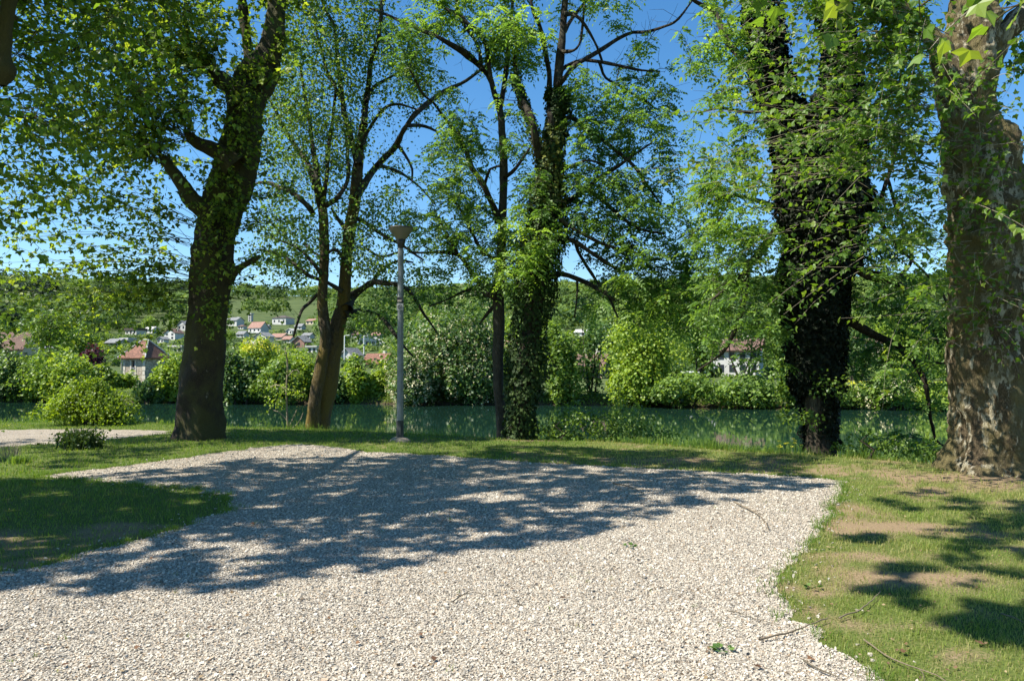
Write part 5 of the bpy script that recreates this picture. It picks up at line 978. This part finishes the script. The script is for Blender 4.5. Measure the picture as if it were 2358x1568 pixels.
for i in range(2600):
    u, v = rng.uniform(-40, 2300), rng.uniform(742, 838)
    if 430 < u < 500 or 1160 < u < 1240 or (530 < u < 720 and v < 760 and rng.random() < .6): continue
    p_ = on_terrain(u, v); s = rng.uniform(3.5, 9.0); k = p_[1] / F0; top = v - s / k
    if any(abs(u - hu) < 19 + s * .4 / k and p_[1] < hy + 4 and top < hv - 4 for hu, hv, hy in hs): continue
    if cnt >= 290: break
    ty = rng.integers(0, 4)
    if ty not in used: r = tm[ty]; used.add(ty)
    else:
        r = tm[ty].copy(); COL.objects.link(r)
        for ch in tm[ty].children:
            c2 = ch.copy(); COL.objects.link(c2); c2.parent = r
    r.location = p_; r.scale = (s, s, s * rng.uniform(.85, 1.25)); r.rotation_euler = (0, 0, rng.uniform(0, 6.28)); tag(r, None, 'tree', 'trees among the village houses')
    j = int(np.argmin([(hu - u) ** 2 + 2 * (hv - v) ** 2 for hu, hv, _ in hs])); hu, hv, _ = hs[j]; side = ('above' if v < hv else 'below') if abs(v - hv) > abs(u - hu) * .7 else ('left of' if u < hu else 'right of')
    r['label'] = ('tall ' if s > 7.3 else 'mid-sized ' if s > 5.2 else 'small ') + ['mid green', 'dark green', 'yellow-green', 'grey-green'][ty] + ' tree ' + side + ' the ' + SHORT[houses[j][1].name]; cnt += 1
print('village trees', cnt)

# wooded hillside
n = 5200; y = 330 + 700 * rng.random(n) ** .85; x = rng.uniform(-.78, .8, n) * y; z = terrain(x, y); u = W0 / 2 + F0 * x / y; v = HORIZON - F0 * (z - CAMZ) / y
clear = ((u > 515) & (u < 735) & (v > 690) & (v < 775) & (n2(x, y, .02, 2, 3) > -.3)) | ((u > 1950) & (u < 2210) & (v > 690) & (v < 740) & (n2(x, y, .02, 2, 4) > -.3)) | ((v > 735) & (n2(x, y, .012, 2, 5) > .12)) | ((n2(x, y, .008, 2, 6) > .5) & (v > 672)) | ((u > 300) & (u < 440) & (v > 735))
for hu, hv, hy in hs: clear |= (np.abs(u - hu) < 30) & (v > hv - 24) & (v < hv + 22) & (y < hy + 12)
x, y, z, u, v = x[~clear], y[~clear], z[~clear], u[~clear], v[~clear]; n = len(x); R0 = rng.uniform(3.2, 7.0, n); con = ((u < 440) & (v < 652)) | ((u < 130) & (v > 678) & (v < 702)) | (rng.random(n) < .04)
def woods(sel, name, mat, label, tall, q=80):
    xx, yy, zz, rr = x[sel], y[sel], z[sel], R0[sel]; m_ = len(xx); o_ = rv(m_ * q); o_[:, 2] = np.where(o_[:, 2] < -.35, -o_[:, 2], o_[:, 2]); r2 = np.repeat(rr, q); c = np.repeat(np.stack([xx, yy, zz + rr * .9 * tall], -1), q, 0)
    lump = 1 + .28 * fbm(o_ * 2.3 + np.repeat(rng.normal(0, 9, (m_, 3)), q, 0), 2, 2); P = c + o_ * (r2 * lump)[:, None] * np.array([1, 1, .95 * tall]); L = Leaves()
    L.add(P, nz(np.cross(o_, rv(m_ * q))), nz(o_ + np.array([0, 0, .4]) + rng.normal(0, .45, o_.shape)), r2 * rng.uniform(.22, .40, m_ * q), np.clip(np.repeat(.5 + .42 * n2(xx, yy, .012, 3, 41) + rng.normal(0, .14, m_), q) + rng.normal(0, .08, m_ * q), 0, 1))
    tag(L.build(name, mat, None, T_KITE, 1.5), label, 'woodland', kind='stuff'); print(name, m_)
woods(~con, 'hillside_woods', M['hill_leaf'], 'mixed green woodland covering the hill beyond the village', 1.0)
woods(con, 'hillside_conifers', M['hill_dark'], 'dark stand of conifers along the upper left of the hill', 1.3)

# hedges and garden shrubs between the houses, too many to count
n = 5200; u = rng.uniform(-60, 2400, n); y = 95 + 400 * rng.random(n) ** 1.3; x = (u - W0 / 2) / F0 * y; z = terrain(x, y); v = HORIZON - F0 * (z - CAMZ) / y; keep = n2(x, y, .03, 2, 19) > -.25
for hu, hv, hy in hs: keep &= ~((np.abs(u - hu) < 20) & (v > hv - 3) & (v < hv + 6) & (y < hy + 3))
x, y, z = x[keep], y[keep], z[keep]; n = len(x); q = 34; r_ = rng.uniform(.7, 2.2, n); o_ = rv(n * q); o_[:, 2] = np.abs(o_[:, 2]); L = Leaves(); rr = np.repeat(r_, q)
P = np.repeat(np.stack([x, y, z], -1), q, 0) + o_ * rr[:, None] * np.repeat(np.stack([rng.uniform(.8, 2.2, n), rng.uniform(.6, 1.2, n), rng.uniform(.6, 1.1, n)], -1), q, 0) * (.75 + .3 * rng.random((n * q, 1)))
L.add(P, nz(np.cross(o_, rv(n * q))), nz(o_ + [0, 0, .4] + rng.normal(0, .4, o_.shape)), rr * rng.uniform(.3, .5, n * q), np.clip(np.repeat(rng.random(n), q) + rng.normal(0, .1, n * q), 0, 1))
tag(L.build('garden_shrubs', M['hill_leaf'], None, T_KITE, 1.4), 'hedges and shrubs filling the village gardens', 'shrubs', kind='stuff')

# ------------------------------------------------------------------ near bank plants and small things
bank_plant('lime_shrub', 112, 306, 872, 978, 0, 'bright lime-green shrub on the lawn at the left by the water', mat='leaf_bush', cat='shrub', n=13000, leaf=.066, Y=20.6, depth=.8, nl=48, droop=.1, up=.5, lob=.27, taper=.7)
def clump(name, u, vb, Y, hpx, wpx, n, mat, label, cat='shrub', w=.014, dead=0):
    c = gnd(u, vb); Y = c[1]; H = hpx / F0 * Y; Wd = wpx / F0 * Y * .5; root = thing(name, c, label, cat); P = []
    x = c[0] + rng.normal(0, Wd * .45, n); y = c[1] + rng.normal(0, Wd * .4, n); V, Fq, Ft = blades(x, y, H * rng.uniform(.45, 1.05, n), rng.uniform(.6, 1.4, n) * w, .7, z=np.zeros(n))
    tt = rng.random(n); mesh_obj('blades', V, [Fq, Ft], M[mat], root, tint=np.concatenate([tt, tt])); return root
r = clump('iris_clump', 186, 1032, 0, 58, 78, 420, 'leaf_dark', 'dark spiky clump of leaves and stalks on the lawn before the far gravel', w=.03)
L = Leaves(); c = np.array(r.location); P = c + rng.normal(0, 1, (900, 3)) * [.22, .18, .10] + [0, 0, .16]; P[:, 2] = np.maximum(P[:, 2], .02); mass(L, P, rv(900), .06); L.build('foliage', M['leaf_dark'], r, T_KITE, 1.2)
r = clump('dry_weeds', 22, 1058, 0, 62, 70, 120, 'pale_twig', 'thin dry weed stalks at the left edge of the lawn', w=.006); clump('grass_tuft', 45, 1066, 0, 26, 50, 260, 'reed', 'low green grass tuft beside the dry stalks at the left', 'grass', w=.01)
# sapling
S = Tree('sapling', gnd(662, 990), 'thin pale sapling with a few leaves between the plane and the mossy tree')
Y = 19.6
for L_ in ([(664, 1000, 2.6), (661, 960, 2.4), (659, 900, 2.2), (662, 840, 2), (656, 800, 1.4)], [(663, 970, 1.6), (645, 950, 1.5), (630, 945, 1.2)], [(664, 985, 1.5), (676, 960, 1.2), (684, 942, 1)], [(668, 990, 1.5), (690, 970, 1.3), (698, 950, 1)], [(660, 900, 1.5), (640, 885, 1.2), (622, 892, 1)], [(660, 870, 1.5), (680, 850, 1.2), (690, 860, 1)]):
    S.limb(L_, Y, sides=5, wob=.01)
pts = blobs([(640, 895, 30, 14, 9), (685, 860, 20, 14, 6), (655, 810, 20, 20, 8), (630, 925, 26, 10, 8), (690, 905, 20, 12, 5)], Y, .3); S.attract(pts, sag=.05, ratio=.005, r_end=.002); S.tufts(pts, 16, .16, .07)
S.finish(M['pale_twig'], M['leaf_b'], T_KITE)
# understorey over the water right of the ivy ash, and by the right plane
for (nm, base, Bs, lb, Yb) in (('elder_shrub', (1290, 1014), [(1260, 985, 50, 24, 26), (1330, 960, 60, 36, 40), (1400, 985, 60, 28, 36), (1450, 955, 50, 26, 20), (1480, 990, 50, 16, 16), (1370, 1000, 80, 14, 26), (1300, 1000, 60, 14, 20), (1420, 925, 30, 12, 5), (1540, 1005, 40, 10, 8)], 'loose dark shrub overhanging the river right of the ivy-clad ash', 16.6),
                             ('riverside_shrub', (2000, 1056), [(1960, 1030, 30, 18, 12), (2020, 1020, 50, 14, 14), (2090, 1035, 60, 12, 18), (2150, 1045, 40, 10, 10), (1990, 1045, 40, 10, 10)], 'low leafy sprays between the black ivy trunk and the mottled plane', 13.6),
                             ('water_shoots', (1850, 1036), [(1890, 880, 26, 22, 9), (1850, 960, 26, 20, 8), (1930, 900, 24, 18, 6), (1810, 960, 18, 12, 4)], 'green shoots sprouting low before the black ivy trunk', 13.7)):
    S = Tree(nm, gnd(*base), lb, 'shrub'); c = gnd(*base); S.nodes = [c, c + [.1, 0, .15], c + [-.1, .05, .3]]; S.nr = [.02, .018, .012]
    S.poly.append((np.array(S.nodes + [c + [0, .02, .4]]), [.03, .022, .016, .01], 6)); pts = blobs(Bs, Yb, .7); pts[:, 2] = np.maximum(pts[:, 2], .03 - .9 * (pts[:, 1] > y_edge(pts[:, 0])))
    S.attract(pts, sag=.12, ratio=.006, r_end=.002); S.tufts(pts, 15, .19, .075, tint=np.full(len(pts), .35)); S.finish(M['dark_bark'], M['leaf_a'], T_KITE)

# yellow daisies at the water's edge
def flower(u, v, hpx, label):
    c = gnd(u, v); k = c[1] / F0; H = hpx * k; root = thing('yellow_flower', (c[0], c[1], c[2]), label, 'flower', 'yellow flowers at the foot of the black ivy tree')
    V, F = tubes([([(0, 0, -.02), (.01, 0, H * .5), (.0, .01, H)], [.004, .004, .003], 5)]); mesh_obj('stem', V, F, M['leaf_b'], root, local=True)
    a = np.linspace(0, 2 * np.pi, 10, endpoint=False); tp = np.array([0, .01, H]); A = np.stack([np.cos(a), np.sin(a) * .7, .25 + 0 * a], -1); V, F = leaf_mesh(np.repeat(tp[None], 10, 0), A, np.tile([0, -.6, .8], (10, 1)), np.full(10, .034), T_KITE); mesh_obj('petals', V, F, M['yellow_blossom'], root, local=True, tint=np.full(10, .7))
for i in range(13):
    u, v = rng.uniform(1788, 1862), rng.uniform(1032, 1040); flower(u, v, rng.uniform(8, 26), 'small yellow flower in the tall grass left of the black ivy trunk')

# lamp post
c = gnd(921, 1016); Y = c[1]; k = Y / F0; H = (1016 - 522) * k
LP = thing('street_lamp', c, 'grey steel lamp post with an upturned cone lantern by the river', 'street lamp')
def lathe(prof, seg=40, cap=True, c0=(0, 0), ns=None):
    th = np.linspace(0, 2 * np.pi, seg, endpoint=False); V = np.array([[c0[0] + r * np.cos(a), c0[1] + r * np.sin(a), z] for z, r in prof for a in th]); idx = np.arange(len(prof) * seg).reshape(-1, seg)
    return V, np.stack([idx[:-1], np.roll(idx[:-1], -1, 1), np.roll(idx[1:], -1, 1), idx[1:]], -1).reshape(-1, 4)
m, t, o = new_mat('lamp_grey_paint'); p = nd(t, 'ShaderNodeBsdfPrincipled'); v = mapping(t); n_ = noise(t, 9, 6, .7, v)
t.links.new(ramp(t, [(.3, (.13, .145, .15)), (.6, (.21, .225, .23)), (.75, (.30, .31, .305))], n_.outputs[0]).outputs[0], p.inputs['Base Color']); p.inputs['Roughness'].default_value = .5; p.inputs['Metallic'].default_value = .2; t.links.new(p.outputs[0], o.inputs[0]); M['lamp'] = m
m, t, o = new_mat('lamp_base_worn_paint'); p = nd(t, 'ShaderNodeBsdfPrincipled'); v = mapping(t, (1, 1, .25)); n_ = noise(t, 22, 6, .7, v)
t.links.new(ramp(t, [(.45, (.02, .022, .024)), (.6, (.07, .072, .07)), (.72, (.3, .3, .29))], n_.outputs[0]).outputs[0], p.inputs['Base Color']); p.inputs['Roughness'].default_value = .6; t.links.new(p.outputs[0], o.inputs[0]); M['lamp_base'] = m
hb = (1016 - 968) * k; hn = (1016 - 572) * k; r1 = 7.6 * k; r2 = 6.6 * k
V, F = lathe([(hb - .02, r1), (hn * .5, (r1 + r2) / 2), (hn - .02, r2), (hn, r2 * .9)], 10); mesh_obj('pole', V, F, M['lamp'], LP, local=True)
V, F = lathe([(-.1, r1 * 1.12), (hb - .01, r1 * 1.10), (hb, r1)], 10); mesh_obj('pole_base', V, F, M['lamp_base'], LP, local=True)
V, F = lathe([(hn - .03, 5 * k), (hn, 6 * k), (hn + 9 * k, 8.5 * k), (hn + 20 * k, 11.5 * k), (hn + 20.5 * k, 11 * k)], 32); mesh_obj('lantern_neck', V, F, plain('lantern_black', (.025, .022, .02), .5), LP, local=True, smooth=True)
z0, z1 = hn + 20.5 * k, hn + 46 * k
m, t, o = new_mat('lantern_frosted_glass'); p = nd(t, 'ShaderNodeBsdfPrincipled'); p.inputs['Base Color'].default_value = (.30, .27, .21, 1); p.inputs['Roughness'].default_value = .3
tr_ = nd(t, 'ShaderNodeBsdfTranslucent'); tr_.inputs[0].default_value = (.35, .33, .26, 1); mx = nd(t, 'ShaderNodeMixShader'); mx.inputs[0].default_value = .35; t.links.new(p.outputs[0], mx.inputs[1]); t.links.new(tr_.outputs[0], mx.inputs[2]); t.links.new(mx.outputs[0], o.inputs[0]); M['frost'] = m
V, F = lathe([(z0, 10.8 * k), (z0 + .02, 12 * k), ((z0 + z1) / 2, 20.5 * k), (z1 - 2 * k, 27.5 * k), (z1, 28.3 * k)], 40); lg = mesh_obj('lantern_shade', V, F, M['frost'], LP, local=True, smooth=True)
V, F = lathe([(z1 - .5 * k, 28.5 * k), (z1 + 1.5 * k, 29.2 * k), (z1 + 2.6 * k, 27.5 * k), (z1 + 4 * k, 20 * k), (z1 + 5 * k, 8 * k), (z1 + 5.4 * k, .01 * k)], 40); mesh_obj('lantern_cap', V, F, plain('lantern_cap_dark', (.05, .048, .045), .5), LP, local=True, smooth=True)
V, F = lathe([(hn * .72 - .015, r2 * 1.12), (hn * .72 + .015, r2 * 1.12)], 20); mesh_obj('clamp_band', V, F, M['lamp_base'], LP, local=True)
# two small plates on the post
def plate(z, w, h, mat, name, dx=0.): return MB().box((dx, -r1 - .012, z), (w, .012, h)).build(name, mat, LP, local=True)
zs = (1016 - 692) * k; pb = plain('plate_black', (.02, .02, .02), .5); pl = plate(zs + .0, 12 * k, 13 * k, pb, 'sign_plate', -.01)
MB().box((-.01, -r1 - .021, zs - 2 * k), (9 * k, .004, 4 * k)).build('stripe', plain('plate_cream', (.5, .42, .34), .6, .1), pl, local=True)
zs = (1016 - 708) * k; pl = plate(zs, 15 * k, 15 * k, plain('plate_pale', (.36, .36, .35), .6, .15), 'sign_plate')
th = np.linspace(0, 2 * np.pi, 17); ring = [([( 5 * k * np.cos(a), -r1 - .02, zs + 5 * k * np.sin(a)) for a in th], [.5 * k] * 17, 4), ([(-3 * k, -r1 - .021, zs - 3 * k), (3 * k, -r1 - .021, zs + 3 * k)], [.7 * k] * 2, 4), ([(-3 * k, -r1 - .023, zs + 3 * k), (3 * k, -r1 - .023, zs - 3 * k)], [.7 * k] * 2, 4)]
V, F = tubes(ring); mesh_obj('crossed_mark', V, F, pb, pl, local=True)
# rough concrete footing
V, F = lathe([(-.03, .24), (.0, .23), (.035, .205), (.065, .16), (.085, .11), (.09, .06)], 26); ang = np.arctan2(V[:, 1], V[:, 0]); V[:, :2] *= (1 + .16 * fbm(V * 7, 3, 5))[:, None]; V[:, 2] += .02 * fbm(V * 11, 2, 6)
mesh_obj('concrete_footing', V, F, plain('rough_concrete', (.27, .225, .17), .9, .3, 14, .8), LP, local=True, smooth=True)

M['stick'] = plain('dry_stick', (.15, .115, .075), .85, .35, 30)
# twigs and leaves lying on the gravel
def stick(pp, r, label, mat='stick', fork=None):
    P = np.array([gnd(u, v) for u, v in pp]); n = 14; C = catmull(P, n); C[:, 2] = .014 + r + .012 * np.abs(vnoise(C * 9, 3)); C[:, :2] += .008 * fbm(C * 12, 2, 4)[:, None]
    r *= .72; c = C[n // 2].copy(); c[2] = 0; L_ = [(C - c, np.linspace(r, r * .45, n) * (1 + .2 * vnoise(C * 30, 8)), 7)]
    if fork:
        a = C[int(n * fork[0])]; b2 = gnd(fork[1], fork[2]); b2[2] = .02; Q = catmull(np.array([a, (a + b2) / 2 + [.01, .01, .01], b2]), 6); L_.append((Q - c, np.linspace(r * .6, r * .3, 6), 5))
    V, F = tubes(L_); o = mesh_obj('fallen_twig', V, F, M[mat], None, smooth=True); o.location = c; tag(o, label, 'twig', 'twigs lying on the ground')
stick([(1690, 1162), (1725, 1178), (1755, 1198), (1771, 1226)], .012, 'curved brown twig on the gravel just below the shade edge', fork=(.4, 1752, 1188))
stick([(1412, 1118), (1445, 1124), (1482, 1141)], .014, 'short dark twig lying in the dappled shade on the gravel', 'twig_bark')
stick([(1040, 1393), (1060, 1382), (1084, 1366)], .007, 'small dark twig in the middle of the sunlit gravel', 'twig_bark', fork=(.6, 1112, 1374))
stick([(1748, 1482), (1815, 1466), (1905, 1434)], .010, 'thickest pale stick reaching from the gravel to the lawn edge', 'stick')
stick([(1674, 1412), (1740, 1432), (1800, 1448)], .0045, 'long thin twig on the gravel next to the thickest stick', 'twig_bark')
stick([(1932, 1432), (1985, 1410), (2028, 1370)], .008, 'grey twig on the worn grass at the right, rising to the upper right', 'stick')
stick([(1990, 1480), (2060, 1530), (2150, 1562), (2230, 1620)], .006, 'long dry stalk crossing the lawn at the bottom right corner', 'stick', fork=(.5, 2130, 1580))
stick([(1896, 1340 - 170), (1925, 1163), (1962, 1162)], .006, 'pale twig across the right gravel edge', 'stick')
stick([(1850, 1532), (1890, 1552), (1930, 1568)], .008, 'short brown twig at the bottom of the frame near the lawn', 'twig_bark')
stick([(2305, 1420), (2335, 1432), (2370, 1450)], .007, 'pale twig on the shaded lawn at the right edge', 'stick')
M['dead'] = leaf_mat('dead_leaf', [(.06, .03, .015), (.11, .055, .028), (.17, .09, .045)], .15, .7)
for i, (u, v, s) in enumerate([(1298, 1384, .05), (995, 1526, .05), (965, 1468, .05), (1650, 1490, .045), (1870, 1524, .06), (345, 1292, .05), (310, 1500, .045), (480, 1452, .04), (1230, 1300, .04), (1640, 1218, .04), (820, 1488, .04), (1900, 1180, .045), (2255, 1490, .06), (1745, 1545, .05), (1180, 1362, .035), (585, 1210, .06), (2075, 1508, .05), (1360, 1440, .035), (760, 1430, .035), (150, 1540, .04)]):
    c = gnd(u, v); c[2] = .022; P = np.zeros((1, 3)); a = rng.uniform(0, 6.28); tv, tf = T_LOBED; q = tv.copy(); q[:, 2] += .45 * q[:, 0] ** 2 + .25 * (q[:, 1] - .4) ** 2
    V, F = leaf_mesh(P, np.array([[math.cos(a), math.sin(a), .1]]), np.array([[.1, -.2, 1.]]), s * .75, (q, tf)); o = mesh_obj('dead_leaf', V, F, M['dead'], None, tint=np.full(3, rng.random())); o.location = c
    tag(o, 'curled brown dead leaf lying on the ground', 'leaf', 'dead leaves lying on the ground')
for i, (u, v, lb) in enumerate(((1450, 1262, 'green leaf sprig fallen in the middle of the sunlit gravel'), (1664, 1503, 'green leaf sprig fallen on the gravel near the bottom'), (1870, 1357, 'broad green weed rosette on the bare soil by the gravel edge'))):
    c = gnd(u, v); n = 9; a = rng.uniform(0, 6.28, n); D = np.stack([np.cos(a), np.sin(a), rng.uniform(.1, .5, n)], -1); P = D * [.03, .02, .01] + [0, 0, .02]
    V, F = leaf_mesh(P, D, nz(np.array([0, 0, 1.]) + rng.normal(0, .3, (n, 3))), rng.uniform(.03, .055, n), T_KITE, 1.2); o = mesh_obj('leaf_sprig', V, F, M['leaf_c'], None, tint=rng.random(n)); o.location = c; tag(o, lb, 'leaves')
